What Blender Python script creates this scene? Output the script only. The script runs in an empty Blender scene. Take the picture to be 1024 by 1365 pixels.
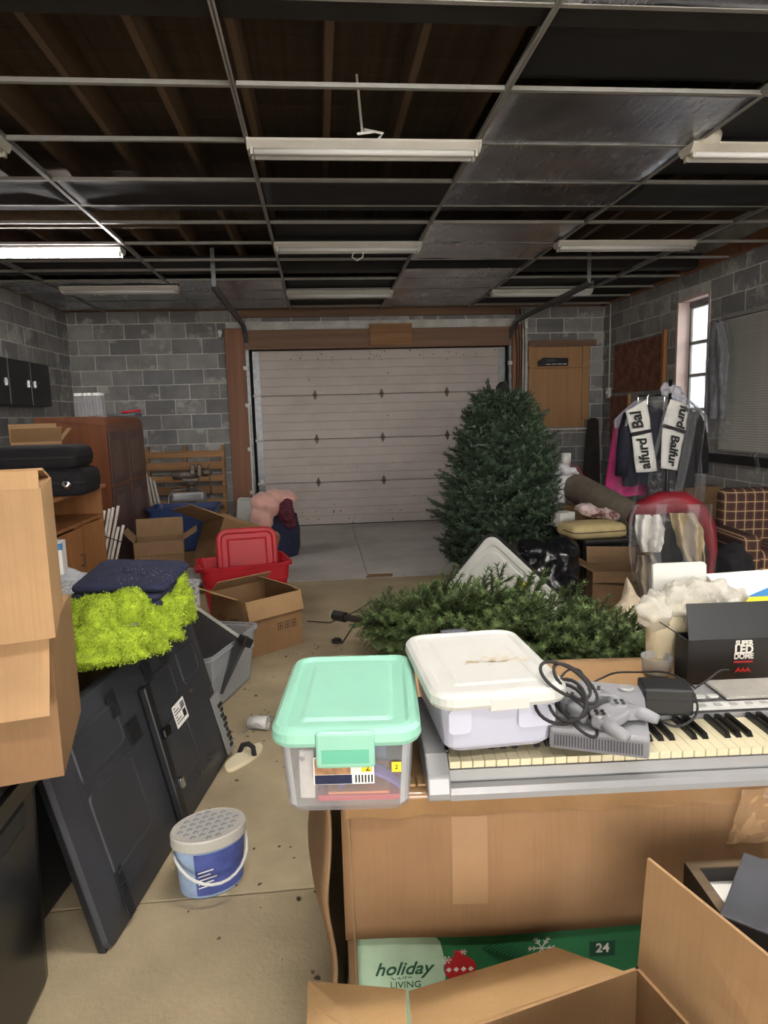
import bpy, bmesh, math, random
import numpy as np
from mathutils import Vector, Matrix, Euler, noise as mnoise
random.seed(7)
SC = bpy.context.scene
COL = SC.collection
PI = math.pi
R = math.radians

# ------------------------------------------------------------------ camera
W, H = 1024, 1365
F_PX, YAW, PITCH, ROLL, HC = 904.24, 0.09216, 0.14312, -0.02658, 1.5547
def ray(px, py):
    u = (px - W/2)/F_PX; v = -(py - H/2)/F_PX
    cr, sr = math.cos(ROLL), math.sin(ROLL)
    a = u*cr - v*sr; b = u*sr + v*cr
    cp, sp = math.cos(PITCH), math.sin(PITCH)
    fw = cp + b*sp; up = -sp + b*cp
    cy, sy = math.cos(YAW), math.sin(YAW)
    return Vector((a*cy + fw*sy, -a*sy + fw*cy, up))
def at(px, py, x=None, y=None, z=None):
    d = ray(px, py)
    t = (z - HC)/d.z if z is not None else (y/d.y if y is not None else x/d.x)
    return Vector((0, 0, HC)) + d*t
cam_d = bpy.data.cameras.new('camera'); cam = bpy.data.objects.new('camera', cam_d); COL.objects.link(cam)
cam_d.sensor_fit = 'VERTICAL'; cam_d.sensor_height = 36.0; cam_d.lens = 36.0*F_PX/H
cam_d.clip_start = .02; cam_d.clip_end = 200
_f = ray(W/2, H/2).normalized(); _r = (ray(W/2+100, H/2) - ray(W/2, H/2)).normalized(); _u = _r.cross(_f).normalized()
cam.matrix_world = Matrix(((_r.x, _u.x, -_f.x, 0), (_r.y, _u.y, -_f.y, 0), (_r.z, _u.z, -_f.z, HC), (0, 0, 0, 1)))
SC.camera = cam

# ------------------------------------------------------------------ light
RX0, RX1, RY0, RY1, RZ = -3.28, 4.12, -4.4, 9.652, 3.34
GZ = 2.98                                     # drop ceiling grid height
vs = SC.view_settings
vs.view_transform = 'Standard'; vs.look = 'None'; vs.gamma = 1.0; vs.exposure = 1.68
vs.use_curve_mapping = False
w = bpy.data.worlds.new('world'); SC.world = w; w.use_nodes = True
bg = w.node_tree.nodes['Background']
bg.inputs[0].default_value = (1.0, 0.97, 0.93, 1); bg.inputs[1].default_value = 3.6
def portal(name, loc, rot, sx, sy):
    l = bpy.data.lights.new(name, 'AREA'); l.shape = 'RECTANGLE'; l.size = sx; l.size_y = sy
    l.cycles.is_portal = True
    o = bpy.data.objects.new(name, l); COL.objects.link(o); o.location = loc; o.rotation_euler = rot
    return o
# daylight comes in through openings only
DOOR_X0, DOOR_X1, DOOR_Z = -2.7, 3.5, 2.6    # open vehicle doorway in the wall behind the camera
portal('daylight_back_doorway', ((DOOR_X0+DOOR_X1)/2, RY0-.02, DOOR_Z/2), (R(90), 0, 0), DOOR_X1-DOOR_X0, DOOR_Z)
WIN = (6.95, 7.59, 1.06, 2.73)                # right wall window: y0,y1,z0,z1
portal('daylight_window', (RX1+.16, (WIN[0]+WIN[1])/2, (WIN[2]+WIN[3])/2), (0, R(90), 0), WIN[3]-WIN[2], WIN[1]-WIN[0])
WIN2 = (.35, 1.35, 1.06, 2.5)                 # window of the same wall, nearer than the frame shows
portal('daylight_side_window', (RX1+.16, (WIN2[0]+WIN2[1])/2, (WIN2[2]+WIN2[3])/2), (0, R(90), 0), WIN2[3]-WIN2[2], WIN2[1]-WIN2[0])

# ------------------------------------------------------------------ materials
def lin(c):
    return tuple(((v/255)/12.92 if v/255 <= .04045 else ((v/255+.055)/1.055)**2.4) for v in c)
class NT:
    def __init__(s, name):
        s.m = bpy.data.materials.new(name); s.m.use_nodes = True; s.t = s.m.node_tree; s.n = s.t.nodes
        s.p = s.n['Principled BSDF']; s.out = s.n['Material Output']
    def add(s, kind, **kw):
        n = s.n.new(kind)
        for k, v in kw.items():
            if hasattr(n, k): setattr(n, k, v)
            else: n.inputs[k].default_value = v
        return n
    def link(s, a, b): s.t.links.new(a, b)
    def coord(s, kind='Object', scale=(1, 1, 1), rot=(0, 0, 0)):
        tc = s.add('ShaderNodeTexCoord'); mp = s.add('ShaderNodeMapping')
        mp.inputs['Scale'].default_value = scale; mp.inputs['Rotation'].default_value = rot
        s.link(tc.outputs[kind], mp.inputs[0]); return mp.outputs[0]
    def noise(s, co, scale, detail=4, rough=.6):
        n = s.add('ShaderNodeTexNoise'); n.inputs['Scale'].default_value = scale
        n.inputs['Detail'].default_value = detail; n.inputs['Roughness'].default_value = rough
        s.link(co, n.inputs['Vector']); return n.outputs[0]
    def ramp(s, fac, stops):
        r = s.add('ShaderNodeValToRGB'); e = r.color_ramp.elements
        while len(e) < len(stops): e.new(.5)
        for i, (p, c) in enumerate(stops):
            e[i].position = p; e[i].color = (*c, 1)
        s.link(fac, r.inputs[0]); return r.outputs[0]
    def mix(s, fac, a, b, mode='MIX'):
        n = s.add('ShaderNodeMix', data_type='RGBA', blend_type=mode)
        for k, v in ((0, fac), (6, a), (7, b)):
            if hasattr(v, 'links') or hasattr(v, 'is_linked'): s.link(v, n.inputs[k])
            elif k == 0: n.inputs[k].default_value = v
            else: n.inputs[k].default_value = (*v, 1)
        return n.outputs[2]
    def bump(s, h, strength=.3, dist=.01):
        b = s.add('ShaderNodeBump'); b.inputs['Strength'].default_value = strength; b.inputs['Distance'].default_value = dist
        s.link(h, b.inputs['Height']); s.link(b.outputs[0], s.p.inputs['Normal'])
def PM(name, c, rough=.6, var=.15, scale=6, bump=0, bscale=60, metal=0, rand=0, spec=.5, stretch=(1, 1, 1), coat=0, sheen=0, alt=None, alt_at=(.5, .65)):
    t = NT(name); base = lin(c); co = t.coord('Object', stretch)
    f = t.noise(co, scale)
    lo = tuple(max(0, v*(1-var*1.6)) for v in base); hi = tuple(min(1, v*(1+var*1.2)) for v in base)
    col = t.ramp(f, [(.3, lo), (.7, hi)])
    if alt:
        f2 = t.noise(co, scale*.45, 6, .7)
        mk = t.ramp(f2, [(alt_at[0], (0, 0, 0)), (alt_at[1], (1, 1, 1))])
        col = t.mix(mk, col, lin(alt))
    if rand:
        oi = t.add('ShaderNodeObjectInfo')
        mr = t.add('ShaderNodeMapRange'); mr.inputs[3].default_value = 1-rand; mr.inputs[4].default_value = 1+rand
        t.link(oi.outputs['Random'], mr.inputs[0])
        cc = t.add('ShaderNodeCombineColor')
        for i in range(3): t.link(mr.outputs[0], cc.inputs[i])
        col = t.mix(1.0, col, cc.outputs[0], 'MULTIPLY')
    t.link(col, t.p.inputs['Base Color'])
    t.p.inputs['Roughness'].default_value = rough; t.p.inputs['Metallic'].default_value = metal
    t.p.inputs['Specular IOR Level'].default_value = spec
    t.p.inputs['Coat Weight'].default_value = coat; t.p.inputs['Coat Roughness'].default_value = .15
    t.p.inputs['Sheen Weight'].default_value = sheen
    if bump: t.bump(t.noise(co, bscale, 3), bump, .01)
    return t.m
def emit(name, c, s):
    t = NT(name); t.p.inputs['Base Color'].default_value = (*lin(c), 1)
    t.p.inputs['Emission Color'].default_value = (*lin(c), 1); t.p.inputs['Emission Strength'].default_value = s
    return t.m
def CLEAR(name, c, amount=.35, rough=.2, bump=0, bscale=30, fk=1.0):
    t = NT(name); t.p.inputs['Base Color'].default_value = (*lin(c), 1); t.p.inputs['Roughness'].default_value = rough
    if bump: t.bump(t.noise(t.coord(), bscale, 4), bump, .01)
    tr = t.add('ShaderNodeBsdfTransparent'); mx = t.add('ShaderNodeMixShader')
    tr.inputs[0].default_value = (.97, .97, .97, 1)
    lw = t.add('ShaderNodeFresnel'); lw.inputs[0].default_value = 1.4
    ad = t.add('ShaderNodeMath', operation='ADD', use_clamp=True); ad.inputs[1].default_value = amount
    fm = t.add('ShaderNodeMath', operation='MULTIPLY'); fm.inputs[1].default_value = fk; t.link(lw.outputs[0], fm.inputs[0])
    t.link(fm.outputs[0], ad.inputs[0]); t.link(ad.outputs[0], mx.inputs[0])
    t.link(tr.outputs[0], mx.inputs[1]); t.link(t.p.outputs[0], mx.inputs[2]); t.link(mx.outputs[0], t.out.inputs[0])
    return t.m
def WOOD(name, c, c2, rough=.55, scale=1.2, axis=0, rand=0, var_knots=True):
    t = NT(name); st = [6, 6, 6]; st[axis] = .5
    co = t.coord('Object', tuple(v*scale for v in st))
    n1 = t.noise(co, 2.2, 6, .65)
    st2 = [26, 26, 26]; st2[axis] = .7
    g1 = t.noise(t.coord('Object', tuple(v*scale for v in st2)), 1.3, 5, .6)
    col = t.ramp(g1, [(.3, lin(c2)), (.7, lin(c))])
    col = t.mix(t.ramp(n1, [(.45, (0, 0, 0)), (.8, (.45, .45, .45))]), col, tuple(v*.6 for v in lin(c2)))
    if rand:
        oi = t.add('ShaderNodeObjectInfo')
        mr = t.add('ShaderNodeMapRange'); mr.inputs[3].default_value = 1-rand; mr.inputs[4].default_value = 1+rand
        t.link(oi.outputs['Random'], mr.inputs[0])
        cc = t.add('ShaderNodeCombineColor')
        for i in range(3): t.link(mr.outputs[0], cc.inputs[i])
        col = t.mix(1.0, col, cc.outputs[0], 'MULTIPLY')
    t.link(col, t.p.inputs['Base Color']); t.p.inputs['Roughness'].default_value = rough
    t.bump(n1, .25, .004)
    return t.m
def CARD(name, c, rough=.75, axis=2):
    t = NT(name); base = lin(c); co = t.coord('Object')
    f = t.noise(co, 5, 5); col = t.ramp(f, [(.3, tuple(v*.86 for v in base)), (.7, tuple(min(1, v*1.08) for v in base))])
    st = [160, 160, 160]; st[axis] = 2
    f2 = t.noise(t.coord('Object', tuple(st)), 1, 2)
    col = t.mix(t.ramp(f2, [(.45, (0, 0, 0)), (.75, (.35, .35, .35))]), col, tuple(v*.72 for v in base))
    t.link(col, t.p.inputs['Base Color']); t.p.inputs['Roughness'].default_value = rough
    t.p.inputs['Specular IOR Level'].default_value = .3
    t.bump(t.mix(.5, f, f2), .2, .003)
    return t.m

MT = {}
def concrete_block():
    t = NT('concrete_block'); co = t.coord('Object'); oi = t.add('ShaderNodeObjectInfo')
    va = t.add('ShaderNodeVectorMath', operation='ADD'); sc = t.add('ShaderNodeVectorMath', operation='SCALE')
    cmb = t.add('ShaderNodeCombineXYZ')
    for i in range(3): t.link(oi.outputs['Random'], cmb.inputs[i])
    t.link(cmb.outputs[0], sc.inputs[0]); sc.inputs[3].default_value = 37.0
    t.link(co, va.inputs[0]); t.link(sc.outputs[0], va.inputs[1]); co = va.outputs[0]
    f = t.noise(co, 4, 5); fine = t.noise(co, 45, 3)
    base = t.ramp(oi.outputs['Random'], [(0, lin((122, 121, 121))), (.35, lin((144, 142, 139))), (.7, lin((162, 159, 154))), (1, lin((130, 130, 133)))])
    col = t.mix(t.ramp(f, [(.35, (0, 0, 0)), (.7, (.55, .55, .55))]), base, lin((98, 97, 99)))
    sm = t.ramp(t.noise(co, 2.1, 6, .7), [(.56, (0, 0, 0)), (.63, (.9, .9, .9))])
    col = t.mix(sm, col, lin((176, 174, 168)))
    t.link(col, t.p.inputs['Base Color']); t.p.inputs['Roughness'].default_value = .9
    t.bump(t.mix(.6, f, fine), .6, .006)
    return t.m
MT['block'] = concrete_block()
MT['mortar'] = PM('mortar', (198, 196, 190), .95, .18, 5, .4, 70)
MT['floor_tan'] = PM('concrete_tan', (166, 150, 120), .8, .16, 1.7, .25, 60, alt=(144, 130, 104), alt_at=(.52, .75))
MT['floor_grey'] = PM('concrete_grey', (184, 178, 172), .8, .14, 1.3, .25, 60, alt=(170, 163, 156), alt_at=(.5, .72))
MT['deck'] = WOOD('roof_deck_boards', (86, 72, 58), (60, 50, 40), .85, .6, 1, .2)
MT['joist'] = WOOD('joist_wood', (108, 86, 64), (80, 62, 46), .8, .5, 1, .15)
MT['black_panel'] = PM('black_backing', (22, 22, 24), .75, .2, 3, .2, 20)
MT['grey_panel'] = PM('grey_backing', (140, 142, 146), .55, .15, 3, .25, 14)
MT['beam'] = PM('dark_beam', (34, 32, 32), .7, .25, 4, .2, 30)
MT['tee'] = PM('painted_tee', (146, 144, 140), .45, .08, 8, 0, metal=0)
def foil():
    t = NT('foil_facing'); co = t.coord('Object', (1, 1, 1))
    co2 = t.coord('Object', (34, 4.0, 1), (0, 0, R(18)))
    st = t.noise(co2, 1.2, 6, .7); big = t.noise(co, 2.2, 4)
    col = t.ramp(big, [(.3, lin((150, 152, 160))), (.7, lin((206, 208, 216)))])
    t.link(col, t.p.inputs['Base Color']); t.p.inputs['Metallic'].default_value = .95
    rr = t.ramp(t.mix(.5, st, big), [(.35, (.10, .10, .10)), (.65, (.34, .34, .34))])
    t.link(rr, t.p.inputs['Roughness'])
    t.bump(t.mix(.45, st, t.noise(co, 9, 5, .7)), .55, .012)
    return t.m
MT['foil'] = foil()
MT['white_metal'] = PM('white_enamel', (196, 192, 184), .38, .06, 5)
MT['old_white'] = PM('aged_enamel', (184, 178, 164), .4, .1, 5)
MT['tube_off'] = PM('tube_glass_off', (222, 222, 220), .2, .03, 5)
MT['tube_on'] = emit('tube_glow', (255, 250, 246), 44)
MT['post'] = WOOD('stained_post', (150, 106, 80), (124, 84, 62), .7, .5, 2)
MT['header'] = WOOD('header_wood', (138, 106, 84), (112, 84, 66), .75, .5, 0)
MT['door_white'] = PM('door_paint', (182, 172, 165), .55, .07, 2.2, .12, 30, alt=(168, 156, 146), alt_at=(.6, .8))
MT['galv'] = PM('galvanised_steel', (128, 130, 132), .4, .15, 12, metal=.8)
MT['hinge'] = PM('dark_hinge_steel', (92, 84, 76), .5, .3, 30, metal=.6)
MT['dark'] = PM('dark_gap', (18, 17, 17), .9, .1, 5)
MT['black'] = PM('black_plastic', (24, 24, 26), .42, .15, 10)
MT['black_gloss'] = PM('black_gloss', (15, 15, 16), .22, .1, 6)
MT['black_cloth'] = PM('black_cloth', (20, 19, 22), .9, .3, 14, .4, 120)
MT['chrome'] = PM('chrome', (205, 205, 208), .18, .05, 5, metal=1)
MT['ply'] = WOOD('plywood', (178, 136, 94), (164, 122, 82), .7, .5, 2)
MT['osb'] = PM('osb_board', (128, 84, 66), .8, .28, 16, .3, 40, alt=(98, 62, 48), alt_at=(.5, .6))
MT['pine'] = WOOD('pine', (176, 122, 74), (152, 100, 58), .5, .7, 2)
MT['pine_h'] = WOOD('pine_horizontal', (176, 122, 74), (152, 100, 58), .5, .7, 1)
MT['pallet'] = WOOD('pallet_wood', (166, 124, 84), (124, 88, 56), .8, .7, 0, .2)
MT['mahog'] = WOOD('mahogany', (122, 74, 48), (104, 60, 38), .35, .6, 2)
MT['mahog_dark'] = PM('worn_veneer', (88, 62, 54), .4, .2, 3, .1, 20)
MT['card'] = CARD('cardboard', (166, 132, 94))
MT['card_dull'] = CARD('cardboard_dull', (134, 106, 76))
MT['card_brown'] = CARD('cardboard_brown', (136, 104, 72))
MT['card_in'] = CARD('cardboard_inside', (178, 144, 100))
MT['tape'] = PM('brown_tape', (150, 116, 80), .22, .08, 9, coat=.5)
MT['red'] = PM('red_plastic', (186, 22, 38), .5, .08, 5)
MT['blue'] = PM('blue_plastic', (40, 60, 104), .45, .1, 5)
MT['mint'] = PM('mint_plastic', (140, 194, 172), .4, .03, 5)
MT['white'] = PM('white_plastic', (194, 194, 188), .42, .03, 4, alt=(214, 206, 184), alt_at=(.7, .85))
MT['off_white'] = PM('off_white_plastic', (206, 206, 198), .45, .05, 4)
MT['paper'] = PM('white_paper', (226, 224, 218), .8, .04, 6, .05, 40)
MT['cream'] = PM('cream_paper', (224, 212, 180), .75, .06, 6, .3, 18)
MT['clear'] = CLEAR('clear_plastic', (222, 224, 228), .10, .2, 0, 30, .5)
MT['clear_tote'] = CLEAR('cloudy_tote_plastic', (206, 210, 214), .24, .3, 0, 30, .5)
MT['white_tote'] = CLEAR('milky_tote_plastic', (214, 216, 232), .62, .35, 0, 30, .5)
MT['film'] = CLEAR('plastic_film', (200, 202, 206), .02, .08, .9, 34, .22)
MT['glass'] = CLEAR('window_glass', (235, 242, 248), .04, .03)
MT['navy'] = PM('navy_fabric', (36, 40, 66), .95, .25, 12, .4, 140)
MT['lime'] = PM('lime_fleece', (158, 180, 46), .95, .2, 24, .5, 160)
MT['pink'] = PM('pink_fabric', (214, 164, 150), .9, .08, 8, .3, 90, sheen=.3)
MT['hotpink'] = PM('magenta_fabric', (190, 50, 116), .7, .12, 8, .2, 60)
MT['maroon'] = PM('maroon_fabric', (84, 26, 44), .8, .3, 16, .4, 60)
MT['needle'] = PM('fir_needles_dark', (66, 84, 62), .6, .35, 4, rand=.25)
MT['needle2'] = PM('fir_needles_green', (94, 114, 66), .6, .35, 4, rand=.25)
MT['bark'] = PM('tree_wire_bark', (58, 50, 40), .8, .2, 20)
MT['steel_grey'] = PM('old_steel', (110, 100, 90), .5, .3, 14, metal=.6, bump=.2)
MT['silver'] = PM('silver_plastic', (150, 150, 150), .36, .05, 8, metal=.25)
MT['ps_grey'] = PM('console_grey', (134, 134, 138), .5, .05, 8)
MT['key_white'] = PM('key_ivory', (206, 196, 164), .3, .03, 6)
MT['key_black'] = PM('key_black', (20, 19, 18), .25, .1, 6)
MT['pvc'] = PM('white_pvc', (214, 208, 198), .5, .05, 8)
MT['ink'] = PM('black_ink', (22, 20, 20), .7, .05, 8)
MT['ink_brown'] = PM('brown_ink', (74, 54, 36), .8, .05, 8)
MT['white_ink'] = PM('white_ink', (222, 218, 208), .7, .03, 8)
MT['yellow'] = PM('yellow_print', (236, 206, 40), .5, .05, 8)
MT['red_ink'] = PM('red_print', (186, 40, 46), .5, .05, 8)
MT['orange'] = PM('orange_print', (226, 120, 40), .5, .05, 8)
MT['purple'] = PM('purple_plastic', (120, 92, 176), .5, .1, 8)
MT['blue_print'] = PM('blue_print', (52, 120, 176), .5, .1, 8)
MT['bucket_blue'] = PM('bucket_blue_print', (66, 78, 138), .45, .18, 14)
MT['bucket_grey'] = PM('bucket_pale_print', (142, 160, 186), .45, .15, 18)
MT['green_print'] = PM('green_carton_print', (46, 118, 74), .5, .12, 6)
MT['pale_green'] = PM('pale_green_print', (170, 196, 166), .5, .1, 9, stretch=(1, 1, 1))
MT['dkgreen'] = PM('dark_green_print', (26, 76, 50), .6, .1, 8)
MT['beige_cloth'] = PM('beige_cloth', (176, 156, 118), .85, .12, 8, .3, 60)
MT['grey_cloth'] = PM('grey_cloth', (120, 120, 126), .8, .25, 10, .4, 60)
MT['carpet'] = PM('carpet_backing', (112, 102, 88), .95, .12, 8, .4, 110)
MT['slate'] = PM('slate_box', (62, 64, 70), .5, .2, 6, .15, 30)
MT['leaf'] = PM('dry_leaf', (74, 60, 40), .9, .3, 30, rand=.3)
MT['bucket_lid'] = PM('bucket_lid', (176, 172, 162), .5, .05, 8)
MT['rubber'] = PM('rubber', (30, 28, 28), .8, .1, 8)
# ------------------------------------------------------------------ helpers
def rr(w, d, r, n=4):
    """rounded rectangle outline, counter-clockwise, centred"""
    r = min(r, w/2-1e-4, d/2-1e-4); pts = []
    for cx, cy, a0 in ((w/2-r, d/2-r, 0), (-w/2+r, d/2-r, 90), (-w/2+r, -d/2+r, 180), (w/2-r, -d/2+r, 270)):
        for k in range(n+1):
            a = R(a0 + 90*k/n); pts.append((cx + r*math.cos(a), cy + r*math.sin(a)))
    return pts
def ell(a, b, n=32): return [(a*math.cos(2*PI*k/n), b*math.sin(2*PI*k/n)) for k in range(n)]
class MB:
    def __init__(s): s.v = []; s.f = []; s.mi = []; s.cur = 0
    def add(s, vs_, fs, M=None):
        o = len(s.v)
        s.v += [tuple(M @ Vector(p)) if M is not None else tuple(p) for p in vs_]
        s.f += [tuple(i+o for i in f) for f in fs]; s.mi += [s.cur]*len(fs); return s
    def box(s, x0, x1, y0, y1, z0, z1, M=None):
        return s.add([(x0, y0, z0), (x1, y0, z0), (x1, y1, z0), (x0, y1, z0), (x0, y0, z1), (x1, y0, z1), (x1, y1, z1), (x0, y1, z1)],
                     [(0, 3, 2, 1), (4, 5, 6, 7), (0, 1, 5, 4), (1, 2, 6, 5), (2, 3, 7, 6), (3, 0, 4, 7)], M)
    def loft(s, loops, cap0=True, cap1=True, closed=True, M=None):
        n = len(loops[0]); vs_ = [p for l in loops for p in l]; fs = []
        for i in range(len(loops)-1):
            for k in range(n if closed else n-1):
                a, b = i*n+k, i*n+(k+1) % n; fs.append((a, b, b+n, a+n))
        if cap0: fs.append(tuple(range(n-1, -1, -1)))
        if cap1: fs.append(tuple((len(loops)-1)*n + k for k in range(n)))
        return s.add(vs_, fs, M)
    def prism(s, poly, z0, z1, M=None): return s.loft([[(x, y, z0) for x, y in poly], [(x, y, z1) for x, y in poly]], M=M)
    def tube(s, path, r, n=8, cap=True, M=None):
        path = [Vector(p) for p in path]; rs = r if isinstance(r, (list, tuple)) else [r]*len(path); loops = []
        t0 = (path[1]-path[0]).normalized(); nn = t0.orthogonal().normalized()
        for i, p in enumerate(path):
            t = ((path[min(i+1, len(path)-1)] - path[max(i-1, 0)])).normalized()
            nn = (nn - t*nn.dot(t)).normalized() if (nn - t*nn.dot(t)).length > 1e-6 else t.orthogonal().normalized()
            b = t.cross(nn)
            loops.append([tuple(p + (nn*math.cos(2*PI*k/n) + b*math.sin(2*PI*k/n))*rs[i]) for k in range(n)])
        return s.loft(loops, cap, cap, M=M)
    def lathe(s, prof, n=24, M=None, cap0=True, cap1=True):
        return s.loft([[(r*math.cos(2*PI*k/n), r*math.sin(2*PI*k/n), z) for k in range(n)] for r, z in prof], cap0, cap1, M=M)
    def grid(s, fn, nu, nv, M=None, closed_u=False):
        vs_ = [fn(i/nu, j/nv) for j in range(nv+1) for i in range(nu + (0 if closed_u else 1))]
        m = nu if closed_u else nu+1; fs = []
        for j in range(nv):
            for i in range(nu):
                a = j*m+i; b = j*m+(i+1) % m; fs.append((a, b, b+m, a+m))
        return s.add(vs_, fs, M)
    def mesh(s, name, mat):
        me = bpy.data.meshes.new(name); me.from_pydata(s.v, [], s.f)
        for m in (mat if isinstance(mat, (list, tuple)) else [mat]): me.materials.append(m)
        if any(s.mi): me.polygons.foreach_set('material_index', s.mi)
        me.update(); return me
    def build(s, name, mat, parent=None, smooth=False, bevel=0, seg=2, solid=0, sub=0, M=None, loc=None, fix=False):
        me = s.mesh(name, mat)
        if fix:
            bm = bmesh.new(); bm.from_mesh(me); bmesh.ops.recalc_face_normals(bm, faces=bm.faces); bm.to_mesh(me); bm.free()
        return link(name, me, parent, smooth, bevel, seg, solid, sub, M, loc)
def link(name, me, parent=None, smooth=False, bevel=0, seg=2, solid=0, sub=0, M=None, loc=None):
    o = bpy.data.objects.new(name, me); COL.objects.link(o); o.parent = parent
    if M is not None: o.matrix_local = M
    if loc is not None: o.location = loc
    if smooth:
        me.polygons.foreach_set('use_smooth', [True]*len(me.polygons))
    if solid:
        m = o.modifiers.new('solid', 'SOLIDIFY'); m.thickness = solid; m.offset = 0
    if bevel:
        m = o.modifiers.new('bevel', 'BEVEL'); m.width = bevel; m.segments = seg; m.limit_method = 'ANGLE'; m.angle_limit = R(35)
    if sub:
        m = o.modifiers.new('sub', 'SUBSURF'); m.levels = sub; m.render_levels = sub
    return o
def thing(name, label, cat, loc=(0, 0, 0), rz=0, group=None, rot=None, M=None):
    o = bpy.data.objects.new(name, None); COL.objects.link(o); o.empty_display_size = .1
    o.location = loc; o.rotation_euler = rot if rot is not None else (0, 0, rz)
    if M is not None: o.matrix_world = M
    return tag(o, label, cat, group)
def tag(o, label, cat, group=None):
    o['label'] = label; o['category'] = cat
    if group: o['group'] = group
    return o
def struct(o): o['kind'] = 'structure'; return o
def stuff(o): o['kind'] = 'stuff'; return o
def bx(name, mat, parent, x0, x1, y0, y1, z0, z1, bevel=0, **k): return MB().box(x0, x1, y0, y1, z0, z1).build(name, mat, parent, bevel=bevel, **k)
def TM(loc=(0, 0, 0), rot=(0, 0, 0)): return Matrix.Translation(loc) @ Euler(rot).to_matrix().to_4x4()
def frame(o, x, y, z=None):
    """matrix from origin and two in-plane axes"""
    x = Vector(x).normalized(); y = Vector(y); y = (y - x*y.dot(x)).normalized(); z = x.cross(y); o = Vector(o)
    return Matrix(((x.x, y.x, z.x, o.x), (x.y, y.y, z.y, o.y), (x.z, y.z, z.z, o.z), (0, 0, 0, 1)))
def text(body, size, mat, parent, M, bold=0, name='lettering', shear=0, align='CENTER', space=1.0, sx=1.0):
    cu = bpy.data.curves.new(name, 'FONT'); cu.body = body; cu.size = size; cu.align_x = align; cu.align_y = 'CENTER'
    cu.offset = bold; cu.shear = shear; cu.extrude = .0004; cu.resolution_u = 3; cu.space_character = space
    t = bpy.data.objects.new('tmp', cu); COL.objects.link(t)
    dg = bpy.context.evaluated_depsgraph_get(); me = bpy.data.meshes.new_from_object(t.evaluated_get(dg))
    bpy.data.objects.remove(t); bpy.data.curves.remove(cu)
    me.materials.clear(); me.materials.append(mat); me.name = name
    return link(name, me, parent, M=M @ Matrix.Diagonal((sx, 1, 1, 1)))
def scribble(parent, mat, M, w, h, n=7, seed=1, r=.0022):
    rg_ = random.Random(seed); b = MB()
    for k in range(n):
        x = -w/2 + w*k/n
        b.tube([(x + w/n*q*.22 + rg_.uniform(-.1, .1)*w/n, rg_.uniform(-.5, .5)*h*(1 if q % 2 else .6), 0) for q in range(4)], r, 4)
    return b.build('handwriting', mat, parent, M=M @ Matrix.Diagonal((1, 1, .15, 1)))
def nz(p, s, seed=0): return mnoise.noise(Vector(p)*s + Vector((seed*7.3, seed*3.1, seed*1.7)))
def copy_thing(o, loc=None, rz=None, label=None):
    c = o.copy(); COL.objects.link(c)
    if loc is not None: c.location = loc
    if rz is not None: c.rotation_euler.z = rz
    if label: c['label'] = label
    for ch in list(o.children):
        d = ch.copy(); COL.objects.link(d); d.parent = c
        for g in list(ch.children):
            e = g.copy(); COL.objects.link(e); e.parent = d
    return c
def lobes(name, parts, mat, parent=None, voxel=.012, disp=.012, dscale=9, seed=1, smooth_it=4, fold=None):
    """soft pile: rounded lobes (centre, radii, euler) fused into one skin, then wrinkled"""
    bm = bmesh.new()
    for c, r, e in parts:
        res = bmesh.ops.create_icosphere(bm, subdivisions=3, radius=1.0)
        M = Matrix.Translation(c) @ Euler(e).to_matrix().to_4x4() @ Matrix.Diagonal((*r, 1))
        bmesh.ops.transform(bm, matrix=M, verts=res['verts'])
    me = bpy.data.meshes.new(name); bm.to_mesh(me); bm.free()
    o = bpy.data.objects.new('tmp', me); COL.objects.link(o)
    m = o.modifiers.new('r', 'REMESH'); m.mode = 'VOXEL'; m.voxel_size = voxel
    m = o.modifiers.new('s', 'SMOOTH'); m.iterations = smooth_it; m.factor = .6
    dg = bpy.context.evaluated_depsgraph_get(); me2 = bpy.data.meshes.new_from_object(o.evaluated_get(dg))
    bpy.data.objects.remove(o)
    vs_ = np.zeros(len(me2.vertices)*3); me2.vertices.foreach_get('co', vs_); vs_ = vs_.reshape(-1, 3)
    ns = np.zeros(len(me2.vertices)*3); me2.vertex_normals.foreach_get('vector', ns); ns = ns.reshape(-1, 3)
    for i in range(len(vs_)):
        p = vs_[i]
        d = nz(p, dscale, seed)*disp + nz(p, dscale*2.3, seed+5)*disp*.45
        if fold is not None: d += fold(p)
        vs_[i] = p + ns[i]*d
    me2.vertices.foreach_set('co', vs_.ravel()); me2.materials.clear(); me2.materials.append(mat); me2.update(); me2.name = name
    return link(name, me2, parent, smooth=True)
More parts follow.
